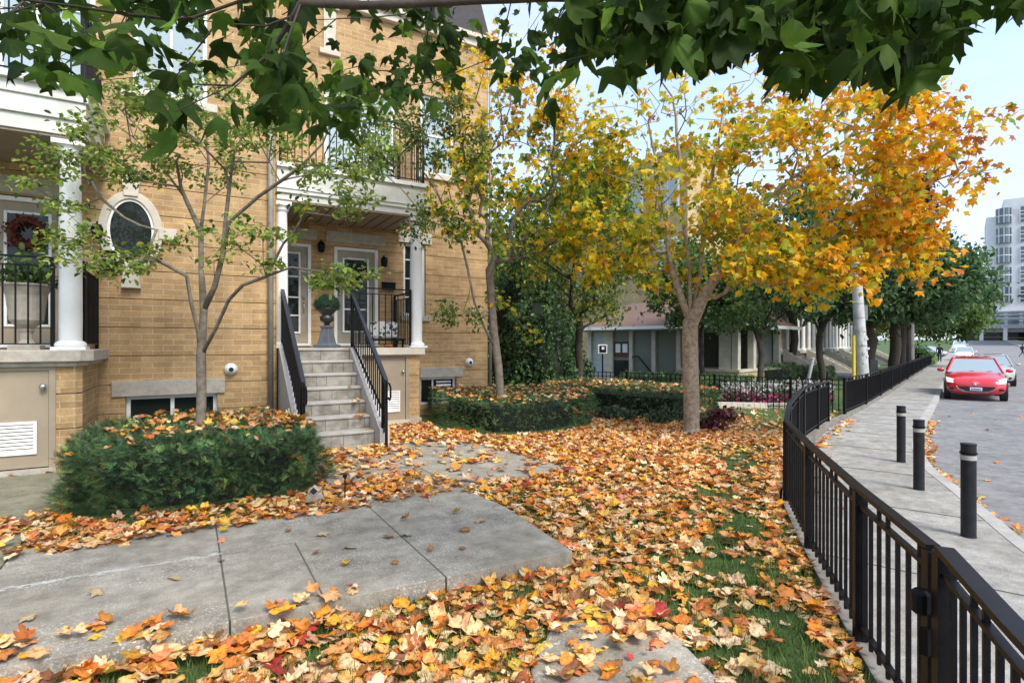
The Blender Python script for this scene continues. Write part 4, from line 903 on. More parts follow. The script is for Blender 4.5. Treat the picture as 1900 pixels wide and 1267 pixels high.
    for sx in (-1, 1):
        q = lb(); q.add([(sx*.40*W/1.69, yf_+.10, .66*k), (sx*.62*W/1.69, yf_+.08, .60*k), (sx*.78*W/1.69, yf_+.16, .62*k), (sx*.82*W/1.69, yf_+.34, .80*k), (sx*.70*W/1.69, yf_+.26, .78*k),
                         (sx*.40*W/1.69, yf_+.3, .60*k), (sx*.62*W/1.69, yf_+.3, .55*k), (sx*.74*W/1.69, yf_+.4, .57*k), (sx*.76*W/1.69, yf_+.5, .74*k), (sx*.66*W/1.69, yf_+.5, .72*k)], [(0, 1, 2, 3, 4), (9, 8, 7, 6, 5)]+[(i, 5+i, 5+(i+1) % 5, (i+1) % 5) for i in range(5)])
        q.build('headlight', lampm, T, bevel=.012)
        face('fog_lamp', dk, [(sx*(.64+.10*math.cos(a)), yf_+.08, .40*k+.045*math.sin(a)) for a in [2*math.pi*i/10 for i in range(10)]], T, .03)
        m__ = lb(); m__.lathe([(.02, -.07), (.09, -.05), (.11, 0), (.09, .05), (.02, .07)], (sx*(hw+.10), y0+.35, 1.0*k), 12, 1, .5); m__.build('wing_mirror', paint, T, smooth=True)
    pl = face('number_plate', mat('plate_white', (.75, .78, .8), .5, noise=False), [(-.16, yf_-.03, .36), (.16, yf_-.03, .36), (.16, yf_-.03, .47), (-.16, yf_-.03, .47)], T, .02)
    b = lb()
    for i in range(7): b.box(-.125+i*.037, -.105+i*.037, yf_-.062, yf_-.051, .385, .435)
    b.build('characters', mat('plate_blue', (.03, .08, .3), .5, noise=False), pl)
    b = lb(); nn = 24; b.tube([(.075*math.cos(2*math.pi*i/nn), yf_-.0, .60*k+.052*math.sin(2*math.pi*i/nn)) for i in range(nn+1)], .009, 5, caps=False); b.tube([(-.07, yf_-.0, .625*k), (-.03, yf_-.005, .61*k), (0, yf_-.005, .585*k), (.03, yf_-.005, .61*k), (.07, yf_, .625*k)], .009, 5); b.build('badge', MATS['chrome'], T)
    b = lb()
    for xx in (-.35, .15): b.tube([(xx, y0+.02, z0+.01), (xx+.32, y0+.1, z0+.07)], .008, 4)
    b.build('wiper', dk, T)
    return T
def paint(nm, c): return mat(nm, c, .28, noise=False, coat=1., spec=.6)
def stz(s, t): P = ST(s, t); P.z = float(zr(s)); return P
CR = SA-R(90)  # local -y points back toward the camera along -s  (local y -> +s)
red = car('bright red hatchback parked at the kerb facing the viewer', stz(26.4, .26), CR+R(1.5), paint('red_paint', (.62, .004, .018)))
car('beige silver sedan parked just behind the red hatchback', stz(35.8, .95), CR, paint('beige_paint', (.42, .38, .32)), L=4.5, W=1.78, H=1.45)
car('white car facing the viewer farther down the street kerb', stz(79, -.0), CR, paint('white_car_paint', (.72, .73, .74)), L=4.5, W=1.8, H=1.6)
car('small white van highest up the street, parked on left side', stz(118, -.6), CR, paint('white_car_paint', (.72, .73, .74)), L=4.8, W=1.9, H=2.1)
car('silver car parked beyond the sidewalk end by the green bush', stz(96, -3.9), CR+R(60), paint('silver_paint', (.5, .52, .55)), L=4.4, W=1.76, H=1.45)

# ------------------------------------------------------------------ people
def person(label, loc, rot, coat, trous, stride=.35, lean=0.):
    T = thing('person', label, 'person', loc, rot)
    J = {'pel': (0, 0, .95), 'ab': (0, .02, 1.12), 'ch': (0, .03, 1.34), 'nk': (0, .04, 1.5), 'hd': (0, .07, 1.62), 'tp': (0, .06, 1.74),
         'hl': (-.1, 0, .9), 'kl': (-.1, stride*.7, .52), 'al': (-.1, stride*.75, .09), 'tl': (-.1, stride*.75+.16, .04), 'hr': (.1, 0, .9), 'kr': (.1, -stride*.2, .5), 'ar': (.1, -stride*1.1, .14), 'tr': (.1, -stride*1.0+.1, .04),
         'sl': (-.19, .02, 1.42), 'el': (-.25, -.12, 1.16), 'wl': (-.24, .02, .95), 'fl': (-.24, .06, .86), 'sr': (.19, .02, 1.42), 'er': (.25, .08, 1.16), 'wr': (.24, .25, .98), 'fr': (.24, .30, .91)}
    rad = dict(pel=.15, ab=.135, ch=.16, nk=.06, hd=.095, tp=.06, hl=.10, kl=.065, al=.045, tl=.04, hr=.10, kr=.065, ar=.045, tr=.04, sl=.075, el=.05, wl=.035, fl=.025, sr=.075, er=.05, wr=.035, fr=.025)
    E = [('pel', 'ab'), ('ab', 'ch'), ('ch', 'nk'), ('nk', 'hd'), ('hd', 'tp'), ('pel', 'hl'), ('hl', 'kl'), ('kl', 'al'), ('al', 'tl'), ('pel', 'hr'), ('hr', 'kr'), ('kr', 'ar'), ('ar', 'tr'), ('ch', 'sl'), ('sl', 'el'), ('el', 'wl'), ('wl', 'fl'), ('ch', 'sr'), ('sr', 'er'), ('er', 'wr'), ('wr', 'fr')]
    ks = list(J); me = bpy.data.meshes.new('body'); me.from_pydata([J[k] for k in ks], [(ks.index(a), ks.index(c)) for a, c in E], []); o = bpy.data.objects.new('body', me); C.objects.link(o); o.parent = T
    o.modifiers.new('skin', 'SKIN'); 
    for i, k in enumerate(ks): me.skin_vertices[0].data[i].radius = (rad[k], rad[k]); me.skin_vertices[0].data[i].use_root = (k == 'pel')
    sb = o.modifiers.new('sub', 'SUBSURF'); sb.levels = sb.render_levels = 2
    m = bpy.data.materials.new('person_'+coat[0]); m.use_nodes = True; nn = m.node_tree.nodes; l = m.node_tree.links; t = nn.new('ShaderNodeTexCoord'); s = nn.new('ShaderNodeSeparateXYZ'); cr_ = nn.new('ShaderNodeValToRGB'); cr_.color_ramp.interpolation = 'CONSTANT'
    e = cr_.color_ramp.elements; e[0].position = 0; e[0].color = (.01, .01, .01, 1); e[1].position = .055; e[1].color = (*trous, 1)
    for p_, c_ in ((.48, coat[1]), (.755, (.45, .27, .19)), (.845, (.03, .02, .015))): x = e.new(p_); x.color = (*c_, 1)
    mr = nn.new('ShaderNodeMath'); mr.operation = 'DIVIDE'; mr.inputs[1].default_value = 2.; l.new(t.outputs['Object'], s.inputs[0]); l.new(s.outputs[2], mr.inputs[0]); l.new(mr.outputs[0], cr_.inputs[0]); l.new(cr_.outputs[0], nn['Principled BSDF'].inputs['Base Color']); nn['Principled BSDF'].inputs['Roughness'].default_value = .85
    me.materials.append(m)
    hair = lb(); hair.lathe([(.03, -.09), (.085, -.05), (.102, .02), (.085, .085), (.02, .115)], (0, .035, 1.66), 12); hair.build('hair', mat('dark_hair', (.02, .014, .01), .7, noise=False), T, smooth=True)
    return T
person('person in dark navy coat and trousers crossing the far street', stz(101, 6.05), SA+R(200), ('navy', (.02, .025, .05)), (.015, .018, .03))
pz = ST(70, -1.9); pz.z = float(zs(70)); person('person in black walking on the far sidewalk beside parked cars', pz, SA+R(90), ('black', (.012, .012, .014)), (.02, .02, .022))

# ------------------------------------------------------------------ trees
def skeleton(trunk, targets, start, seg=.22, wl=.35, jit=.04, sag=0., seed=0, limbs=()):
    """trunk: list of points; limbs may leave from trunk index >= start. returns nodes, parent"""
    r = np.random.default_rng(seed); nodes = [np.array(p, float) for p in trunk]; par = [-1]+list(range(len(trunk)-1)); plen = [0.]
    for i in range(1, len(nodes)): plen.append(plen[-1]+np.linalg.norm(nodes[i]-nodes[i-1]))
    for li, (at_, pl) in enumerate(limbs):
        cur = at_ if at_ >= 0 else lidx[-at_-1][0]; ids = []
        if at_ < 0: cur = lidx[-at_-1][min(1, len(lidx[-at_-1])-1)]
        for q in pl:
            q = np.array(q, float); a0 = nodes[cur]; n = max(1, int(np.linalg.norm(q-a0)/.3))
            for k in range(1, n+1):
                nodes.append(a0+(q-a0)*k/n+r.normal(0, .012, 3)); par.append(cur); plen.append(plen[cur]+np.linalg.norm(nodes[-1]-nodes[cur])*.5); cur = len(nodes)-1
            ids.append(cur)
        lidx = (lidx if li else [])+[ids]
    T_ = np.asarray(targets, float); fork = nodes[start]; T_ = T_[np.argsort(np.linalg.norm(T_-fork, axis=1))]; tips = []
    for p in T_:
        A_ = np.array(nodes); PL = np.array(plen); d = np.linalg.norm(A_-p, axis=1); out = np.linalg.norm(A_-fork, axis=1)-np.linalg.norm(p-fork)
        cost = d+wl*PL+np.where(out > -.02, 2., 0)+np.maximum(0, A_[:, 2]-p[2])*.35
        cost[:start] = 1e9; i = int(np.argmin(cost)); q = nodes[i]; L = d[i]; n = max(1, int(L/seg)); cur = i
        prev = q-nodes[par[i]] if par[i] >= 0 else np.array([0, 0, 1.]); prev = prev/(np.linalg.norm(prev)+1e-9)
        c1_ = q+prev*L*.3+np.array([0, 0, L*.08-sag*L*.1])
        for k in range(1, n+1):
            t = k/n; x = (1-t)**2*q+2*t*(1-t)*c1_+t*t*p
            if k < n: x = x+r.normal(0, jit, 3)*min(1, L)
            nodes.append(x); par.append(cur); plen.append(plen[cur]+np.linalg.norm(x-nodes[cur])); cur = len(nodes)-1
        tips.append(cur)
    return np.array(nodes), par, tips
def tree_mesh(name, nodes, par, base_r, m, parent, tip=.004, ex=2.2, nside=8):
    N = len(nodes); ch = [[] for _ in range(N)]
    for i, p in enumerate(par):
        if p >= 0: ch[p].append(i)
    acc = np.zeros(N)
    for i in range(N-1, -1, -1):
        acc[i] += 1. if not ch[i] else .02
        if par[i] >= 0: acc[par[i]] += acc[i]
    rad = np.maximum(tip, base_r*(acc/acc[0])**(1/ex)); b = MB()
    stack = [(0, None)]
    while stack:
        i, st_ = stack.pop(); pts = [] if st_ is None else [nodes[st_]]; rr = [] if st_ is None else [min(rad[i]*1.15, rad[st_])]; cur = i
        while True:
            pts.append(nodes[cur]); rr.append(rad[cur])
            if not ch[cur]: break
            c = sorted(ch[cur], key=lambda j_: -acc[j_])
            for o in c[1:]: stack.append((o, cur))
            cur = c[0]
        if len(pts) > 1: b.tube(pts, rr, nside if rr[0] > .03 else (5 if rr[0] > .01 else 3), caps=rr[0] > .01)
    return b.build(name, m, parent, smooth=True), acc
def ell(px, py, D, rl, rd, rv, n, shell=.35):
    c = atD(px, py, D); v = rng.normal(size=(n, 3)); v /= np.linalg.norm(v, axis=1)[:, None]; r = rng.uniform(shell, 1, (n, 1))**.6
    q = v*r; a = np.array([CS, -SN, 0]); d = np.array([SN, CS, 0])
    return np.array(c)+q[:, :1]*rl*a+q[:, 1:2]*rd*d+q[:, 2:]*rv*np.array([0, 0, 1.])
def near_nodes(nodes, rad, tips, par, lim):
    ok = np.where(rad < lim)[0]; return nodes[ok]
def leaves_at(pts, n, spread, size, colf, tm, m, parent, droop=.5, sp=.6, vs=1., name='crown', edge=None, sj=.22):
    i = rng.integers(0, len(pts), n); P = pts[i]+rng.normal(0, 1, (n, 3))*np.array([spread, spread, spread*vs]); col = colf(P)
    return scatter(name, tm, P, leafrot(n, droop, sp), size*(1+rng.normal(0, sj, n)).clip(.4, 1.7), col, m, parent, edge=edge)
def pxcol(f):
    def g(P):
        x, y, D = proj(P[:, 0], P[:, 1], P[:, 2]); return f(x, y, P)
    return g
def mixpal(pals, wts):   # wts (N,k)
    w_ = wts/wts.sum(1)[:, None]; c = np.cumsum(w_, 1); k = (rng.random((len(w_), 1)) > c).sum(1).clip(0, len(pals)-1)
    N = len(w_); return np.array(pals)[k]*(1+rng.normal(0, .16, (N, 1)))*(1+rng.normal(0, .06, (N, 3)))
GRN = (.07, .13, .025); YGR = (.26, .30, .04); YEL = (.84, .60, .02); GOLD = (.86, .44, .012); ORG = (.78, .25, .015); DORG = (.60, .14, .012); LGR = (.16, .24, .05)

# big maple on the lawn
t0 = G(1283, 806, -.05)
def tp(px, py, D): return np.array(atD(px, py, D))
trunk = [np.array(t0)-[0, 0, .15], np.array(t0)+[0, 0, .1], tp(1283, 740, 9.35), tp(1281, 680, 9.35), tp(1280, 630, 9.35), tp(1281, 600, 9.3)]
M1 = thing('maple_tree', 'maple turning yellow and orange on the leafy lawn, nearest standing tree', 'tree', t0)
limbs = np.concatenate([[tp(1235, 470, 9.6)], [tp(1275, 480, 9.1)], [tp(1300, 470, 9.5)], [tp(1345, 480, 9.0)]])
tg = np.concatenate([limbs, ell(1270, 330, 9.2, 2.0, 1.6, 2.3, 130), ell(1520, 330, 8.3, 2.0, 1.5, 1.75, 150), ell(1120, 390, 9.4, 1.1, .9, 1.2, 60), ell(1680, 340, 7.8, 1.1, .9, 1.3, 50), ell(1790, 250, 7.6, .55, .5, .9, 14), ell(1480, 500, 8., 1.2, .8, .35, 30), ell(1290, 140, 9, 1.4, 1., .9, 35)])
LB = [(5, [tp(1262, 560, 9.3), tp(1246, 500, 9.35), tp(1236, 430, 9.4), tp(1222, 330, 9.5), tp(1203, 230, 9.5)]), (5, [tp(1281, 545, 9.25), tp(1278, 460, 9.2), tp(1268, 380, 9.2), tp(1262, 290, 9.2), tp(1250, 180, 9.2)]),
      (5, [tp(1293, 545, 9.3), tp(1303, 460, 9.3), tp(1312, 380, 9.2), tp(1330, 280, 9.1), tp(1345, 170, 9.)]), (5, [tp(1306, 550, 9.2), tp(1338, 490, 9.0), tp(1380, 425, 8.8), tp(1430, 365, 8.5), tp(1500, 310, 8.3), tp(1580, 250, 8.)]),
      (-4, [tp(1400, 470, 8.7), tp(1500, 425, 8.3), tp(1620, 385, 7.9), tp(1720, 340, 7.7)]), (-1, [tp(1190, 430, 9.5), tp(1120, 405, 9.5)])]
nd, pr_, tips = skeleton(trunk, tg[4:], 6, seed=3, jit=.012, limbs=LB, wl=.2)
_, rad = tree_mesh('trunk', nd, pr_, .130, bark2, M1, tip=.0028, ex=1.62, nside=12)
b = MB(); n = 14; b.lathe([(.21, 0), (.17, .05), (.137, .14), (.129, .22)], (t0.x, t0.y, t0.z-.04), 16); b.build('root_flare', bark2, M1, smooth=True)
x_, y_, D_ = proj(nd[:, 0], nd[:, 1], nd[:, 2]); thin = nd[rad < 1.9]
def m1col(x, y, P):
    a = sm(x, 1150, 1650); g = 1-a
    W_ = np.stack([.7*g*sm(y, 150, 450)+.16, .45*g+.2, .65*g+.45*(1-abs(a-.5)*1.2).clip(0), .10*g+.08+.75*a, .03+.38*a*sm(x, 1500, 1780), .02+.55*sm(x, 1700, 1850)], 1)
    return mixpal([(.20, .29, .03), (.56, .55, .045), YEL, GOLD, (.84, .33, .015), (.55, .17, .025)], W_)
px_, py_, _ = proj(thin[:, 0], thin[:, 1], thin[:, 2])
wgt = np.where(px_ > 1430, 1.2, 1.15)*np.where((py_ < 240) & (px_ < 1430), .30, 1)*np.where((py_ < 200) & (px_ < 1600), .45, 1)*np.where((px_ > 1380) & (px_ < 1500) & (py_ > 270) & (py_ < 400), .3, 1)*np.where(px_ > 1740, .35, 1)*np.where((px_ < 1330) & (px_ > 1210) & (py_ > 330), .5, 1)
thin = thin[rng.choice(len(thin), 6000, p=wgt/wgt.sum())]
leaves_at(thin, 8400, .13, .14, pxcol(m1col), MAPLE_TREE, leafm, M1, droop=.55, sp=.6)

# small ovate-leaved tree in the front hedge
t0 = Vector((.10, 7.27, -.05)); trunk = [np.array(t0), tp(372, 800, 6.45), tp(374, 730, 6.45), tp(373, 660, 6.45), tp(377, 600, 6.45), tp(378, 575, 6.45)]
M2 = thing('young_tree', 'slender young tree with small green leaves in the front yew hedge', 'tree', t0)
limbs = [tp(380, 470, 6.6), tp(410, 490, 6.2), tp(470, 380, 6.0), tp(385, 340, 6.8), tp(310, 380, 6.3), tp(520, 330, 5.9), tp(330, 480, 6.2), tp(450, 530, 6.1)]
tg = np.concatenate([limbs, ell(360, 240, 6.4, 1.2, .9, .75, 75), ell(230, 260, 6.2, .8, .7, .5, 40), ell(580, 250, 6., 1., .7, .6, 55), ell(110, 350, 5.9, .45, .4, .35, 12), ell(210, 450, 6., .7, .5, .22, 16), ell(600, 350, 5.8, .55, .5, .3, 14), ell(640, 515, 5.7, .5, .3, .12, 10), ell(180, 490, 5.6, .45, .3, .12, 8), ell(450, 440, 6., .8, .6, .3, 12)])
LB = [(5, [tp(375, 500, 6.5), tp(372, 430, 6.6), tp(345, 370, 6.6), tp(300, 310, 6.5), tp(250, 255, 6.4)]), (5, [tp(402, 530, 6.4), tp(415, 470, 6.3), tp(425, 410, 6.25), tp(480, 360, 6.1), tp(560, 310, 5.9), tp(600, 265, 5.9)]),
      (-2, [tp(428, 350, 6.3), tp(440, 280, 6.3), tp(470, 210, 6.3)]), (-1, [tp(380, 380, 6.7), tp(390, 300, 6.8), tp(380, 210, 6.8)]), (3, [tp(425, 555, 6.2), tp(450, 530, 6.1), tp(540, 498, 5.9), tp(620, 505, 5.7)]), (3, [tp(350, 510, 6.3), tp(300, 485, 6.1), tp(230, 475, 5.9)])]
nd, pr_, tips = skeleton(trunk, tg[8:], 5, seed=5, jit=.016, sag=.6, wl=.2, limbs=LB)
_, rad = tree_mesh('trunk', nd, pr_, .055, bark, M2, tip=.0022, ex=1.9, nside=10)
thin = nd[rad < 2.3]
leaves_at(thin, 8200, .085, .062, lambda P: colors(len(P), [(.27, .38, .07), (.17, .28, .05), (.42, .50, .11), (.09, .15, .04), (.6, .42, .06)], [4, 4, 3.5, 2, .35]), OVAL, leafm, M2, droop=.25, sp=.45, vs=.5)

# yellow tree by the house corner
t0 = Vector((4.96, 8.9, -.05)); trunk = [np.array(t0), tp(929, 738, 10.2), tp(925, 680, 10.2), tp(917, 620, 10.2), tp(912, 560, 10.2), tp(908, 500, 10.2)]
M3 = thing('maple_tree', 'leaning slim maple with yellow top by the house corner', 'tree', t0)
tg = np.concatenate([[tp(906, 420, 10.1), tp(950, 450, 10.3), tp(870, 430, 10), tp(890, 330, 9.9), tp(980, 620, 10.3)], ell(900, 200, 9.6, .8, .9, 1.4, 60), ell(960, 330, 9.8, 1.3, 1.2, 1.6, 80), ell(1000, 180, 9.6, .8, .8, .9, 30), ell(850, 350, 9.4, .55, .7, .9, 24), ell(1080, 300, 9.5, .8, .9, 1.3, 40), ell(1010, 430, 10, .7, .8, .7, 20)])
nd, pr_, tips = skeleton(trunk, tg, 4, seed=9, jit=.014)
_, rad = tree_mesh('trunk', nd, pr_, .075, bark, M3, tip=.003, ex=1.9, nside=10)
thin = nd[rad < 1.9]
def m3col(x, y, P):
    g = sm(y, 150, 420)
    return mixpal([(.11, .20, .035), (.36, .42, .05), (.86, .64, .02), (.86, .48, .015), (.85, .32, .02)], np.stack([.8*g+.1, .6*g+.2, .75-.3*g, .5-.35*g, .12-.1*g], 1))
px_, py_, _ = proj(thin[:, 0], thin[:, 1], thin[:, 2]); wgt = np.where(px_ < 870, .7, 1.); thin = thin[rng.choice(len(thin), 5000, p=wgt/wgt.sum())]
leaves_at(thin, 3300, .11, .12, pxcol(m3col), MAPLE_TREE, leafm, M3, droop=.8, sp=.6)
# green small-leaved sprays on the wall side of that tree
M4 = M3
trunk = [tp(921, 650, 10.2), tp(900, 610, 10.), tp(880, 560, 9.7), tp(868, 500, 9.5), tp(856, 450, 9.3)]
tg = np.concatenate([ell(720, 270, 8.9, .8, .6, .6, 30), ell(820, 260, 9, .7, .6, .8, 34), ell(800, 420, 9.1, .6, .5, .6, 20), ell(850, 560, 9.2, .4, .3, .5, 10)])
nd, pr_, tips = skeleton(trunk, tg, 3, seed=12, jit=.03); _, rad = tree_mesh('side_branch', nd, pr_, .022, bark, M4, tip=.0022, ex=1.9, nside=8); thin = nd[rad < 1.9]
leaves_at(thin, 3400, .09, .07, lambda P: colors(len(P), [(.10, .17, .04), (.07, .12, .035), (.18, .24, .06), (.3, .3, .07)], [4, 4, 2, 1]), OVAL, leafm, M4, droop=.4, sp=.6, name='side_foliage')

def bigtree(label, base, H, cr_list, base_r, pal, nleaf, size, seed, tm=OVAL, bm=bark_dk, fork=.35, spread=.25, wts=None, name='tree', nt_=60, lim=.03):
    base = Vector(base); T_ = thing(name, label, 'tree', base); tr = [np.array(base)-[0, 0, .2]]+[np.array(base)+np.array([random.uniform(-.05, .05)*k, random.uniform(-.05, .05)*k, H*fork*k/4]) for k in range(1, 5)]
    tg = []
    for (dx, dy, z, rl, rv, share) in cr_list:
        n = int(nt_*share); v = rng.normal(size=(n, 3)); v /= np.linalg.norm(v, axis=1)[:, None]; tg.append(np.array(base)+np.array([dx, dy, z])+v*rng.uniform(.3, 1, (n, 1))**.5*np.array([rl, rl, rv]))
    tg = np.concatenate(tg); nd, pr_, tips = skeleton(tr, tg, 3, seg=.45, seed=seed, jit=.06); _, rad = tree_mesh('trunk', nd, pr_, base_r, bm, T_, tip=.006, ex=1.9)
    thin = nd[rad < 1.9]; leaves_at(thin, nleaf, spread, size, lambda P: colors(len(P), pal, wts, .22), tm, leafm, T_, droop=.4, sp=.7); return T_
DK = [(.06, .13, .045), (.09, .17, .06), (.15, .25, .10), (.035, .07, .03)]
MG = [(.13, .22, .055), (.08, .16, .045), (.19, .26, .06), (.36, .34, .06)]
q = onl(1075, 16.5); bigtree('green tree standing between house corner and pavilion', q, 7, [(0, 0, 4.9, 2.0, 2.7, 1.)], .11, MG+[(.10, .2, .05), (.55, .5, .06)], 9500, .13, 21, spread=.24, nt_=120, fork=.28, lim=.02)
q = onl(1305, 21.0); bigtree('dark-trunked tree in front of the pavilion corner', q, 6, [(.3, 0, 4.2, 2.4, 1.8, 1.)], .10, MG[:3], 8000, .17, 22, spread=.22, nt_=70, fork=.33, lim=.02)
q = onl(1410, 19.0); bigtree('slim leaning tree behind the flower bed', q, 6, [(0, 0, 3.6, 2.1, 1.5, 1.)], .10, DK[1:3]+MG[:2], 5500, .16, 23, spread=.22, nt_=70, fork=.3, lim=.02)
q = onl(1525, 24.0); bigtree('dense green tree left of the utility pole', q, 8, [(0, 0, 4.8, 2.8, 2.2, 1.)], .14, DK, 7000, .21, 24, spread=.3, nt_=70, fork=.28, lim=.03)
q = onl(1470, 30.0); bigtree('tall green tree rising over the row houses', q, 11, [(0, 0, 7, 3.6, 3.4, 1.)], .2, DK, 7000, .27, 25, spread=.4, nt_=70, lim=.04)
q = ST(32, -3.6, -.35); bigtree('dark broad street tree with thick trunk behind the far fence', q, 9, [(.6, -.3, 4.9, 3.4, 2.0, .7), (1.5, -1.5, 4.6, 2.6, 1.6, .5)], .33, DK[:3], 11000, .24, 26, spread=.3, nt_=100, fork=.3, lim=.035)
q = ST(42, -3.4, -.35); bigtree('second broad street tree farther down the sidewalk', q, 9, [(.8, -.6, 5.4, 4.2, 2.6, 1.)], .3, DK, 10000, .29, 27, spread=.35, nt_=90, fork=.3, lim=.04)
q = ST(56, -3.6, -.35); bigtree('farthest street tree leaning over the parked cars', q, 8, [(1.5, -1., 4.9, 4.2, 2.4, 1.)], .25, MG[:3], 8000, .33, 28, spread=.4, nt_=70, lim=.05)
q = ST(74, -5, -.3); bigtree('yellow-green tree at the end of the sidewalk', q, 8, [(0, 0, 4.4, 3.4, 2.4, 1.)], .25, [(.28, .30, .07), (.2, .24, .06), (.35, .33, .08)], 5000, .36, 29, spread=.5, nt_=40, lim=.06)
q = ST(45, -3.3, -.35); bigtree('tall dark tree behind the utility pole, top above the orange maple', q, 14, [(0, 0, 8.0, 2.8, 3.0, .6), (0, 0, 11., 1.8, 2.6, .4)], .3, [(.02, .04, .018), (.03, .055, .022)], 12000, .24, 30, spread=.3, nt_=100, fork=.3, lim=.04)
# evergreen shrub mass beside the house corner
def blobshrub(label, cx, cy, rx, ry, h, n, size, pal, tm=OVAL, seed=1, name='shrub'):
    z0 = float(zl(cx, cy)); T_ = thing(name, label, 'shrub', (cx, cy, z0)); v = rng.normal(size=(n, 3)); v /= np.linalg.norm(v, axis=1)[:, None]; v[:, 2] = abs(v[:, 2])*1.1-.1
    lump = 1+.18*np.sin(v[:, :1]*7+seed)*np.cos(v[:, 1:2]*6+seed*2)+.12*np.sin(v[:, 2:]*11+seed); P = v*lump*rng.uniform(.75, 1.03, (n, 1))*np.array([rx, ry, h])+np.array([cx, cy, z0+.05])
    b = MB(); b.lathe([(rx*.55, 0), (rx*.72, h*.3), (rx*.62, h*.65), (rx*.3, h*.82)], (cx, cy, z0), 12, 1, ry/rx); b.build('shrub_shade_core', mat('shrub_core', (.01, .017, .008), 1, noise=False), T_)  # solid near-black filler, shade between the shrub's leaves put into colour
    scatter('foliage', tm, P, leafrot(n, .3, .9), size*(1+rng.normal(0, .2, n)).clip(.5, 1.6), colors(n, pal, None, .25), leafm, T_); return T_
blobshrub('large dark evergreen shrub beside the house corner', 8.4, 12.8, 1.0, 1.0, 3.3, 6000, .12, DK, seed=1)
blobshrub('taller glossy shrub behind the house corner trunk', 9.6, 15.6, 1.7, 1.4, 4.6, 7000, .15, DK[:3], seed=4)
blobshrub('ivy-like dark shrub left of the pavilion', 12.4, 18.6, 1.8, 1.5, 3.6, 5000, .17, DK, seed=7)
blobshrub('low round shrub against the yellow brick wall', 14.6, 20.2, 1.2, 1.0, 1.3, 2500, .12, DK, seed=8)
for i_, (D_, px0, lab) in enumerate(((36, 950, 'distant tree seen between the house and yellow brick block'), (40, 1010, 'distant leafy tree over the courtyard shrubs'))):
    a, b_ = ray(px0); bigtree(lab, (a*D_, b_*D_, -.3), 11, [(0, 0, 6.5, 3.2, 3.6, 1.)], .2, MG, 4500, .34, 40+i_, spread=.5, nt_=40, lim=.06)

# ------------------------------------------------------------------ clipped hedges
def hedge(label, poly, h, n, size, seed, zb=None, pal=None, lump=.07, group=None):
    P0 = Vector((sum(p[0] for p in poly)/len(poly), sum(p[1] for p in poly)/len(poly), 0)); P0.z = float(zl(P0.x, P0.y)); T_ = thing('hedge', label, 'hedge', P0, 0, group)
    cx, cy = P0.x, P0.y; inner = [(cx+(p[0]-cx)*.74, cy+(p[1]-cy)*.74) for p in poly]; b = MB(); b.prism(inner, P0.z-.05, P0.z+h*.72); b.build('shade_core', mat('yew_core', (.008, .014, .008), 1., noise=False), T_)  # near-black solid core, the hedge's inner shade put into its colour
    per = [(math.hypot(poly[(i+1) % len(poly)][0]-poly[i][0], poly[(i+1) % len(poly)][1]-poly[i][1])) for i in range(len(poly))]; L = sum(per)
    xs = [p[0] for p in poly]; ys = [p[1] for p in poly]; A_ = .7*(max(xs)-min(xs))*(max(ys)-min(ys)); ns = int(n*L*h/(L*h+A_)); ntp = n-ns
    i = rng.choice(len(poly), ns, p=np.array(per)/L); t = rng.random(ns); p = np.array(poly); q = p[i]*(1-t[:, None])+np.roll(p, -1, 0)[i]*t[:, None]; z = rng.random(ns)**.85*h
    out = q-np.array([cx, cy]); out /= np.linalg.norm(out, axis=1)[:, None]; bul = lump*(np.sin(q[:, 0]*5+z*7+seed)+np.sin(q[:, 1]*6.1-z*5))-(.10*(z > h*.8)*(z-h*.8)/(.2*h))-(.14 if lump > .1 else .07)*rng.random(ns)**2-.10*(z < .08)
    q = q+out*bul[:, None]; S1 = np.column_stack([q, z+P0.z]); yaw = np.arctan2(out[:, 1], out[:, 0])+rng.normal(0, .7, ns); R1 = rotm(yaw, rng.normal(-.25, .5, ns), rng.normal(0, .7, ns))
    X = rng.uniform(min(xs), max(xs), ntp*2); Y = rng.uniform(min(ys), max(ys), ntp*2); k = pip(X, Y, poly); X, Y = X[k][:ntp], Y[k][:ntp]
    zt = h*(.93+.10*fb(X*3+seed, Y*3))+-np.abs(rng.normal(0, .05, len(X))); S2 = np.column_stack([X, Y, zt+P0.z]); R2 = rotm(rng.uniform(0, 6.28, len(X)), rng.normal(-.35, .45, len(X)), rng.normal(0, .5, len(X)))
    pal = pal or [(.035, .09, .033), (.06, .14, .05), (.10, .21, .075), (.010, .03, .014), (.16, .23, .06), (.035, .055, .02)]
    N = ns+len(X); PP = np.concatenate([S1, S2]); cl = .45+1.25*sm(fb(PP[:, 0]*7+PP[:, 2]*5, PP[:, 1]*7-PP[:, 2]*6), .32, .68); scatter('foliage', SPRIG, PP, np.concatenate([R1, R2]), size*(1+rng.normal(0, .25, N)).clip(.5, 1.6), colors(N, pal, None, .2)*cl[:, None], needle, T_); return T_
H1 = [(-.98, 6.05), (-.5, 5.82), (.3, 5.76), (.95, 5.80), (1.22, 6.3), (1.25, 7.2), (1.20, 8.0), (.9, 8.7), (-.3, 8.8), (-.85, 8.4), (-1.02, 7.4)]
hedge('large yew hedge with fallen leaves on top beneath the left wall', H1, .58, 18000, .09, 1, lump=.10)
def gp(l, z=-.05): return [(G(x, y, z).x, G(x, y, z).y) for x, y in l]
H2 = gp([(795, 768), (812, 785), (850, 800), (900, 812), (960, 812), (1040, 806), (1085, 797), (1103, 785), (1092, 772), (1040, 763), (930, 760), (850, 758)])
hedge('rounded yew hedge around the leaning tree by the wall', H2, .56, 17000, .075, 3, lump=.03)
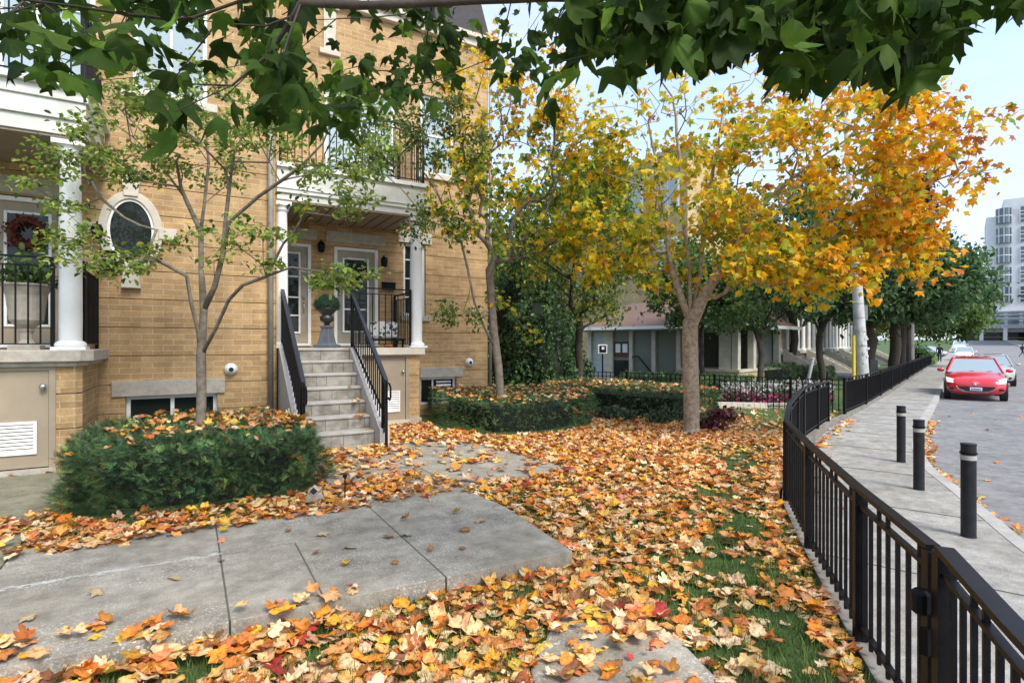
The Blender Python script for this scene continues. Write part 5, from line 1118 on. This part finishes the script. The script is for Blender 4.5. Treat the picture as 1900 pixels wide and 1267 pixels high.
H3 = gp([(1010, 757), (1090, 765), (1180, 775), (1290, 786), (1325, 782), (1332, 770), (1270, 757), (1150, 745), (1050, 740), (1000, 744)])
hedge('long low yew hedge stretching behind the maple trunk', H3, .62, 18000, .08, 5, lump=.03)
def farhedge(lab, l, h, n, size, seed): return hedge(lab, [(onl(x, D).x, onl(x, D).y) for x, D in l], h, n, size, seed, lump=.02)
farhedge('clipped box hedge in front of the pavilion windows', [(1150, 20.5), (1250, 19.5), (1262, 21), (1160, 22)], .62, 2600, .13, 6)
farhedge('clipped dark hedge right of the maple trunk by the flowers', [(1300, 17.5), (1385, 16.6), (1400, 19.2), (1310, 20)], .62, 3500, .12, 7)
farhedge('low clipped hedge before the row house steps', [(1480, 26), (1545, 26), (1545, 29), (1480, 29)], .55, 2200, .17, 8)
farhedge('boxy hedge between flower bed and row houses', [(1400, 23.5), (1470, 23.5), (1475, 26), (1405, 26)], .8, 2200, .17, 9)
# tall shrub at far sidewalk end
P = ST(62, -3.2); blobshrub('bright green bush at the end of the sidewalk fence', P.x, P.y, 1.2, 1.2, 1.6, 1500, .2, [(.10, .24, .05), (.15, .28, .06)], seed=9)

# ------------------------------------------------------------------ flower bed
fl = thing('flower_bed', 'pink and white begonia bed inside the low fence', 'flower bed', onl(1420, 15)); 
N = 5200; px0 = rng.uniform(1335, 1545, N); D0 = rng.uniform(14.6, 18.5, N); a, b_ = ray(px0); X, Y = a*D0, b_*D0; z = zl(X, Y)+rng.uniform(.05, .38, N)
scatter('foliage', OVAL, np.column_stack([X, Y, z]), leafrot(N, 0, .7), np.full(N, .09), colors(N, [(.05, .10, .03), (.07, .03, .03), (.04, .08, .03)]), leafm, fl)
N = 4200; px0 = rng.uniform(1338, 1545, N); D0 = rng.uniform(14.6, 18.5, N); a, b_ = ray(px0); X, Y = a*D0, b_*D0; kf = rng.random(N) < sm(fb(X*2.5, Y*2.5), .38, .55)+.12; px0, D0, X, Y = px0[kf], D0[kf], X[kf], Y[kf]; N = len(X); z = zl(X, Y)+.18+.22*sm(D0, 14.8, 16)+rng.uniform(-.06, .12, N)+.15*(fb(X*3, Y*3)-.5)
cc = np.where((D0 > 15.2)[:, None], colors(N, [(.8, .78, .76), (.75, .6, .62), (.06, .12, .04), (.05, .1, .03)]), colors(N, [(.6, .05, .22), (.7, .12, .3), (.45, .03, .1), (.05, .1, .03), (.8, .5, .6), (.6, .05, .22)]))
scatter('blossom', OVAL, np.column_stack([X, Y, z]), leafrot(N, 0, .8), np.full(N, .10), cc, leafm, fl)
b = MB()
for k in range(14):
    a_ = onl(1325+k*10.4, 14.25); c_ = onl(1325+(k+1)*10.4-.6, 14.25-.0); b.bar(a_+Vector((0, 0, .06)), c_+Vector((0, 0, .06)), .16, .16)
tag(b.build('stone_edging', palestone), 'pale stone block edging in front of the flower bed', 'edging')
# small perennials at the hedge foot
for i_, (x, y, lab) in enumerate(((1130, 778, 'leafy green plant at hedge foot, left one'), (1160, 782, 'leafy green plant at hedge foot, beside the round hedge'), (1225, 786, 'small dark plant at hedge foot left of maple trunk'), (1318, 800, 'dark red coleus plant right of the maple trunk'), (1345, 783, 'pink-tipped plant at the right end of the long hedge'))):
    p = G(x, y, -.05); red_ = i_ >= 3; n = 260; T_ = thing('plant', lab, 'plant', p); P = np.column_stack([p.x+rng.normal(0, .16, n), p.y+rng.normal(0, .13, n), p.z+np.abs(rng.normal(.1, .08, n))])
    scatter('foliage', OVAL, P, leafrot(n, -.2, .7), rng.uniform(.07, .13, n), colors(n, [(.06, .02, .02), (.15, .03, .04), (.04, .05, .02), (.35, .08, .12)] if red_ else [(.08, .13, .06), (.14, .19, .11), (.05, .09, .04)]), leafm, T_)
# mulch ring
b = MB(); t0 = G(1283, 806, -.05); n = 30; b.add([(t0.x, t0.y, t0.z+.06)]+[(t0.x+.62*(1+.15*math.sin(k*2.3))*math.cos(2*math.pi*k/n), t0.y+.55*(1+.12*math.sin(k*1.7))*math.sin(2*math.pi*k/n), float(zl(t0.x, t0.y))-.01) for k in range(n)], [(0, 1+k, 1+(k+1) % n) for k in range(n)])
struct(b.build('mulch_soil', soil, smooth=True))
# garden lights
p = G(640, 930, 0); t = thing('garden_light', 'thin black stake light with ball head among leaves', 'lamp', p); b = MB(); b.tube([p, (p.x, p.y, p.z+.22)], .006, 6); b.build('stake', black, t); MB().lathe([(.004, -.02), (.022, 0), (.02, .02), (.004, .028)], (p.x, p.y, p.z+.235), 12).build('head', black, t)
p = G(583, 932, 0); t = thing('garden_light', 'small beige square floodlight on ground at hedge corner', 'lamp', p, R(-20))
bm_ = mat('beige_housing', (.55, .48, .40), .6); b = lb(); b.add([(-.085, 0, 0), (.085, 0, 0), (.085, .07, 0), (-.085, .07, 0), (-.06, -.02, .085), (.06, -.02, .085), (.06, .06, .085), (-.06, .06, .085)], [(0, 1, 5, 4), (1, 2, 6, 5), (2, 3, 7, 6), (3, 0, 4, 7), (4, 5, 6, 7), (3, 2, 1, 0)]); b.build('housing', bm_, t, bevel=.006)
b = lb(); b.add([(0, -.035, .065), (.05, -.035, .115), (0, -.035, .165), (-.05, -.035, .115)]+[(0, .03, .065), (.05, .03, .115), (0, .03, .165), (-.05, .03, .115)], [(0, 1, 2, 3), (7, 6, 5, 4), (0, 4, 5, 1), (1, 5, 6, 2), (2, 6, 7, 3), (3, 7, 4, 0)]); b.build('frame', bm_, t, bevel=.004)
b = lb(); b.add([(0, -.037, .08), (.038, -.037, .115), (0, -.037, .153), (-.038, -.037, .115)], [(0, 1, 2, 3)]); b.build('lens', dark, t)

# ------------------------------------------------------------------ grass
def inlawn(X, Y):
    s, t = toST(X, Y); return (t < tf(s)-.08) & ~onpad(X, Y) & ~((Y > 8.9) & (X < 5.9)) & ~pip(X, Y, H1) & ~pip(X, Y, H2) & ~pip(X, Y, H3)
def blade(seed):
    r = random.Random(seed); k = r.uniform(.1, .6); return [(-.035, 0, 0), (.035, 0, 0), (.03, k*.25, .5), (-.03, k*.25, .5), (0, k, 1)], [(0, 1, 2, 3), (3, 2, 4)], np.zeros(5)
BL = [blade(i) for i in range(6)]
def grass(name, n, D0, D1, h):
    px0 = rng.uniform(-60, 1700, n); D = D0+(D1-D0)*rng.random(n); a, b_ = ray(px0); X, Y = a*D, b_*D; k = inlawn(X, Y); X, Y = X[k], Y[k]; N = len(X)
    P = np.column_stack([X, Y, zl(X, Y)-.005]); o = scatter(name, BL, P, rotm(rng.uniform(0, 6.28, N), rng.normal(0, .25, N), rng.normal(0, .25, N)), h*(1+rng.normal(0, .3, N)).clip(.4, 2), colors(N, [(.075, .15, .022), (.11, .19, .03), (.055, .11, .02), (.17, .23, .05)], None, .2), grassm); tag(o, 'green lawn grass showing between the fallen leaves', 'grass', kind='stuff')
grass('grass', 90000, 1.6, 6.0, .055); grass('lawn_grass', 70000, 6., 17, .06)

# ------------------------------------------------------------------ fallen leaves
DRY = [(.86, .60, .28), (.84, .46, .13), (.76, .27, .04), (.86, .40, .035), (.52, .18, .04), (.92, .74, .46), (.86, .58, .08), (.42, .05, .04), (.30, .14, .06), (.78, .26, .10)]
DW = [6.5, 5.5, 4.4, 3.6, 3., 5.5, 2.2, .7, 2., 2.2]
def zsurf(X, Y):
    return np.where(onpad(X, Y), np.where(pip(X, Y, PADS[-1]), -.098, 0.), zl(X, Y))
def litter(name, X, Y, base, size, lift, tilt=.2, label='', seed=0, wts=DW):
    N = len(X); yaw = rng.uniform(0, 6.28, N); P = np.column_stack([X, Y, base+lift*rng.random(N)+.006]); Rm = rotm(yaw, rng.normal(0, tilt, N), rng.normal(0, tilt, N)+np.where(rng.random(N) < .3, math.pi, 0))
    col = colors(N, DRY, wts, .13); flip = rng.random(N) < .22; col[flip] = col[flip]*.65+np.array([.72, .56, .38])*.35
    return scatter(name, MAPLE, P, Rm, size*(1+rng.normal(0, .24, N)).clip(.35, 1.5), col, drym, edge=(.50, .25, .08), ew_s=.35)
def cover(X, Y):
    x, y, D = proj(X, Y, 0); s, t = toST(X, Y); lawn = inlawn(X, Y); pad = onpad(X, Y)
    nf = fb(X*1.7, Y*1.7); n2 = fb(X*5+20, Y*5)
    g = 1.-.5*sm(nf, .50, .68)*sm(x, 1000, 1350)-.25*sm(n2, .5, .7)
    edge = np.exp(-((t-tf(s)+.12)/.16)**2)
    strip = np.exp(-((t-tf(s)+.55)/.30)**2)*sm(y, 780, 900); g = g-.45*sm(x, 1200, 1400)*sm(y, 820, 1000)*sm(n2, .32, .55)-.45*strip*sm(n2, .3, .5); g = np.where((y < 800) & (x > 1340), .22, g)
    g = g-.35*sm(y, 1180, 1240)*(x < 850)*(x > 450)*sm(n2, .45, .6); g = np.where(lawn, np.maximum(g, edge*.95), 0); g = np.where((D > 12.5), g*.35, g)
    # path bands
    lowp_ = pip(X, Y, PADS[-1]); p = np.where(lowp_, .12+.5*sm(n2, .5, .65)+.4*(y < 1150), 0.)
    band = (Y > 5.1) & (Y < 6.4) & (X > .9) & (X < 2.6); p = np.where(pad & band, (.75-.6*sm(X+1.2*(n2-.5), 1.9, 2.4))*(1-.85*sm(Y+.6*(n2-.5), 5.9, 6.3)), p)
    bed = (Y > 5.05) & (Y < 5.85) & (X > -1.08) & (X < 1.3); p = np.where(bed, .95, p)
    p = np.where(pad & (Y > 6.4) & (X > 1.25) & (Y < 8.3), np.where(n2 > .53-.16*sm(Y, 7.0, 7.9), .75, .07), p); p = np.where(pad & (X > 2.4) & (Y > 5.28), np.where((n2 > .62) | (Y > 7.9), .6, .04), p)
    ed = pad & (X > -1.1) & (Y < yf(X)+.10) & (Y > 3) & (n2 > .5) & (X < 1.2); p = np.where(ed, .5, p); p = np.where(pad & (Y < yf(X)+.16-.2*X) & (X > -1.1) & (X < .6) & (n2 > .42), .5, p); p = np.where((X > -1.5) & (X < -1.05) & (Y > 5.4) & (Y < 6.2), .5, p)
    return np.where(pad | bed, p, g)
def throw(n, x0, x1, y0, y1):
    X = rng.uniform(x0, x1, n); Y = rng.uniform(y0, y1, n); k = rng.random(n) < cover(X, Y); X, Y = X[k], Y[k]; x, y, D = proj(X, Y, 0); s, t = toST(X, Y)
    k = (x > -150) & (x < 1750) & (D > 1.3) & ~pip(X, Y, H3) & (t < tf(s)-.05) & ~((Y > 9.8) & (X < 3.8)) & ~((Y > 11.2) & (X < 6)) & ~((X > 1.28) & (X < 2.55) & (Y > 8.0)); 
    inh = pip(X, Y, [(p[0]*.9+q_*.1, p[1]*.9+r_*.1) for p, (q_, r_) in zip(H1, [(.1, 7.2)]*len(H1))]) | pip(X, Y, H2); return X[k & ~inh], Y[k & ~inh]
X, Y = throw(72000, -4, 10, 1.2, 12.8); N = len(X); base = zsurf(X, Y); x, y, D = proj(X, Y, 0)
# drift against the slab front edge
drift = np.exp(-((Y-(yf(X)-.12))/.14)**2)*((X < 2.4) & (Y < yf(X))); base = base+drift*.05*(X < .75)
bed = (Y > 5.2) & (Y < 5.85) & (X > -1.08) & (X < 1.3); base = np.where(bed, -.02, base)
o = litter('fallen_leaves', X, Y, base, .118, .04); tag(o, 'carpet of orange, tan and yellow fallen maple leaves over the lawn', 'fallen leaves', kind='stuff')
X, Y = throw(14000, 5, 14, 3.5, 16); o = litter('fallen_leaves', X, Y, zsurf(X, Y), .12, .03); tag(o, 'carpet of fallen leaves farther back around the maple trunk', 'fallen leaves', kind='stuff')
def ontop(poly, h, n, z0, label, cxy=None, rad=None, size=.11):
    xs = [p[0] for p in poly]; ys = [p[1] for p in poly]; X = rng.uniform(min(xs), max(xs), n*3); Y = rng.uniform(min(ys), max(ys), n*3); k = pip(X, Y, poly)&(rng.random(n*3) < .25+1.6*(fb(X*2.2, Y*2.2)-.3))
    if cxy: k &= (rng.random(n*3) < np.exp(-(((X-cxy[0])/rad[0])**2+((Y-cxy[1])/rad[1])**2)))
    X, Y = X[k][:n], Y[k][:n]; P0z = float(zl(sum(xs)/len(xs), sum(ys)/len(ys))); o = litter('fallen_leaves', X, Y, P0z+h*(.93+.10*fb(X*3, Y*3)), size, .03, .3); tag(o, label, 'fallen leaves', kind='stuff')
ontop(H1, .60, 560, 0, 'fallen leaves lying on the large front yew hedge', (.75, 7.9), (.9, 1.1)); ontop(H1, .60, 90, 0, 'sparse fallen leaves on the front side of large yew hedge')
ontop(H2, .56, 560, 0, 'fallen leaves lying on the round hedge by the wall'); ontop(H3, .61, 520, 0, 'fallen leaves lying on the long low hedge')
# leaves on steps, sidewalk and gutter
L_ = []
for x, y, z in ((2.3, 9.55, RI*6), (2.25, 9.0, RI*4), (2.3, 8.72, RI*3), (2.22, 8.70, RI*3), (2.3, 8.48, RI*2), (2.2, 8.5, RI*2), (2.35, 8.3, RI), (2.2, 8.4, RI*2)): L_.append((x, y, z))
L_ = np.array(L_); o = litter('fallen_leaves', L_[:, 0], L_[:, 1], L_[:, 2], .10, .01, .3); tag(o, 'few fallen leaves on the stone steps', 'fallen leaves', kind='stuff')
s = rng.uniform(5.2, 17, 260); t = tcb(s)+.13+np.abs(rng.normal(0, .07, 260))+.03; X = SD.x*s+SNV.x*t; Y = SD.y*s+SNV.y*t; o = litter('fallen_leaves', X, Y, zr(s), .12, .02, .25); tag(o, 'line of orange leaves gathered in the gutter along the kerb', 'fallen leaves', kind='stuff')
s = rng.uniform(6.5, 14.8, 150); t = tf(s)+.1+np.abs(rng.normal(0, .10, 150)); X = SD.x*s+SNV.x*t; Y = SD.y*s+SNV.y*t; o = litter('fallen_leaves', X, Y, zs(s), .11, .02, .25); tag(o, 'leaves gathered along the foot of the fence on the sidewalk', 'fallen leaves', kind='stuff')
s = np.concatenate([rng.uniform(3, 20, 40)]); t = tcb(s)+rng.uniform(-1.2, 3.2, 40); X = SD.x*s+SNV.x*t; Y = SD.y*s+SNV.y*t; zz = np.where(t > tcb(s)+.13, zr(s), zs(s)); o = litter('fallen_leaves', X, Y, zz, .11, .01, .2); tag(o, 'scattered single leaves on the sidewalk and road', 'fallen leaves', kind='stuff')
# single leaves on the slab, each its own thing
LM = []
for i in range(5):
    tv, tfc, ew = MAPLE[i]; me = bpy.data.meshes.new('fallen_leaf'); me.from_pydata([tuple(v) for v in tv], [], tfc); at = me.color_attributes.new('Col', 'FLOAT_COLOR', 'POINT'); c0 = np.array([(.66, .50, .30), (.60, .26, .05), (.72, .50, .06), (.45, .22, .09), (.55, .14, .05)][i])
    col = c0[None]*(1-ew[:, None]*.4); at.data.foreach_set('color', np.concatenate([col, np.ones((len(col), 1))], 1).astype(np.float32).ravel()); me.materials.append(drym); LM.append(me)
SL = [(188, 1098, 0, 'pale tan', 'left slab front'), (320, 1075, 0, 'pale cream', 'middle of the left slab'), (63, 1145, 0, 'curled tan', 'left slab corner, nearest the frame edge'), (204, 1154, 1, 'rusty orange', 'left slab near its front edge'), (415, 1040, 3, 'small brown', 'joint between the slabs'), (650, 1018, 0, 'pale cream', 'middle slab behind the yellow leaf'), (634, 1050, 2, 'bright yellow', 'middle slab'), (583, 1026, 3, 'small brown', 'middle slab near the crack'), (735, 1043, 3, 'small tan', 'middle slab near the right joint'),
      (887, 966, 0, 'cream', 'right slab near the back joint'), (840, 952, 2, 'yellow', 'back slab edge'), (864, 986, 3, 'brown', 'centre of the right slab'), (802, 1022, 1, 'small orange', 'right slab beside its joint'), (720, 995, 3, 'brown curled', 'where four slabs meet'), (758, 992, 0, 'cream', 'right of the slab crossing'), (748, 964, 1, 'orange brown', 'slab joint behind the crossing'), (800, 928, 0, 'small tan', 'back slab'), (538, 985, 3, 'small brown', 'back joint of the middle slab'), (600, 990, 0, 'pale tan', 'back joint, right of the small brown leaf'),
      (856, 1019, 3, 'small brown', 'right slab toward its front'), (1250, 1250, 1, 'rusty', 'lower path near the frame bottom'), (1185, 1248, 0, 'pale', 'lower path near the frame bottom'), (1140, 1238, 3, 'upright brown', 'lower path'), (360, 973, 0, 'pale tan', 'back edge of the left slab'), (410, 988, 2, 'yellow tan', 'left slab at top of the joint')]
for x, y, k, c_, where in SL:
    z = -.09 if y > 1200 and x > 1000 else .004; p = G(x, y, z); o = bpy.data.objects.new('fallen_leaf', LM[k]); C.objects.link(o); o.location = (p.x, p.y, z+.012); o.scale = [.12 if 'small' not in c_ else .075]*3; o.rotation_euler = (random.uniform(-.25, .25), random.uniform(-.25, .25), random.uniform(0, 6.28))
    tag(o, '%s fallen maple leaf on the %s' % (c_, where) if 'where' not in where else '%s fallen maple leaf %s' % (c_, where), 'leaf', 'single leaves on the path')

# ------------------------------------------------------------------ overhanging maple close to the camera
OM = thing('maple_tree', 'overhanging dark green maple branches close above, filling the top', 'tree', (-1.2, -3.2, -.1))
def env(x): return np.interp(x, [-80, 0, 30, 60, 110, 150, 215, 250, 300, 340, 400, 450, 520, 560, 640, 720, 800, 830, 900, 960, 1020, 1060, 1120, 1180, 1240, 1300, 1380, 1440, 1480, 1560, 1640, 1700, 1760, 1830, 1900, 1980],
                                [120, 120, 95, 110, 165, 190, 165, 100, 190, 250, 120, 205, 215, 225, 230, 200, 170, 175, 130, 160, 175, 110, 90, 130, 95, 110, 85, 130, 150, 105, 165, 150, 60, 20, 10, 0])
def dens(x, y):
    e = env(x); core = sm(e-y, -5, 55); d = np.where(x < 480, .15, np.where(x < 620, .34, np.where(x < 850, .46, np.where(x < 1050, .26, .85)))); d = np.where((x > 860) & (x < 960) & (y < 60), .12, d); d = np.where((x > 560) & (x < 720) & (y < 90), .10, d); d = np.where((x < 60) & (y > 60), .25, d)
    return core*d
n = 9000; px0 = rng.uniform(-200, 2080, n); py0 = rng.uniform(-330, 250, n); D0 = np.where((px0 > 600) & (px0 < 1060), rng.uniform(2.9, 4.6, n), rng.uniform(1.8, 3.3, n)); k = (rng.random(n) < dens(px0, py0-15)) & (rng.random(n) < np.where(py0 < -40, .35, 1)); px0, py0, D0 = px0[k], py0[k], D0[k]
k = rng.choice(len(px0), min(len(px0), 1750), replace=False); px0, py0, D0 = px0[k], py0[k], D0[k]; a, b_ = ray(px0); P = np.column_stack([a*D0, b_*D0, 1.5+(638-py0)*D0/F])
# hand-placed leaves hanging at the lower fringe
FR = [(20, 50, 2.4), (20, 112, 2.2), (75, 125, 2.2), (190, 105, 2.3), (180, 155, 2.2), (232, 75, 2.3), (325, 238, 2.0), (340, 185, 2.1), (300, 205, 2.2), (430, 190, 2.0), (500, 130, 2.1), (545, 60, 2.), (480, 205, 2.3), (560, 215, 2.4), (800, 180, 2.3), (1010, 150, 2.2), (1025, 180, 2.4), (925, 130, 2.3), (1140, 120, 2.1), (1440, 130, 2.2), (1475, 148, 2.1), (1680, 160, 2.2), (1700, 130, 2.2), (1740, 118, 2.1), (1560, 100, 2.2), (100, 60, 2.3), (60, 20, 2.2), (130, 20, 2.4), (1160, 105, 2.3), (1300, 95, 2.2), (1380, 80, 2.2), (690, 195, 2.3), (640, 225, 2.4), (240, 30, 2.3), (360, 60, 2.2), (410, 215, 2.2)]
PF = np.array([tp(*f) for f in FR]); P = np.concatenate([P, PF]); N = len(P)
# leaves hang down: local x axis pointing down and toward/away from viewer
yaw = rng.uniform(0, 6.28, N); pit = rng.normal(.85, .5, N); Rm = rotm(yaw, pit, rng.normal(0, .7, N))
tr0 = [np.array((-1.2, -3.2, -.3)), np.array((-1.15, -3.1, 1.2)), np.array((-1.0, -2.9, 2.8)), np.array((-.7, -2.4, 4.2)), np.array((0., -1.2, 5.0)), np.array((.7, .4, 5.2)), np.array((1.1, 1.6, 4.9))]
sel = rng.choice(len(P)-len(PF), 230, replace=False); tg = np.concatenate([P[sel]+[0, 0, .08], PF+[0, 0, .06]])
nd, pr_, tips = skeleton(tr0, tg, 4, seed=31, jit=.012, seg=.16, wl=.5); tree_mesh('trunk', nd, pr_, .12, bark_dk, OM, tip=.0018, ex=1.25, nside=10)
scatter('crown', MAPLE_BIG, P, Rm, (.145*(1+rng.normal(0, .22, N))).clip(.08, .2), colors(N, [(.05, .095, .014), (.035, .068, .011), (.075, .14, .02), (.17, .28, .03), (.022, .045, .008)], [4, 4, 3, .8, 2], .15), leafover, OM)
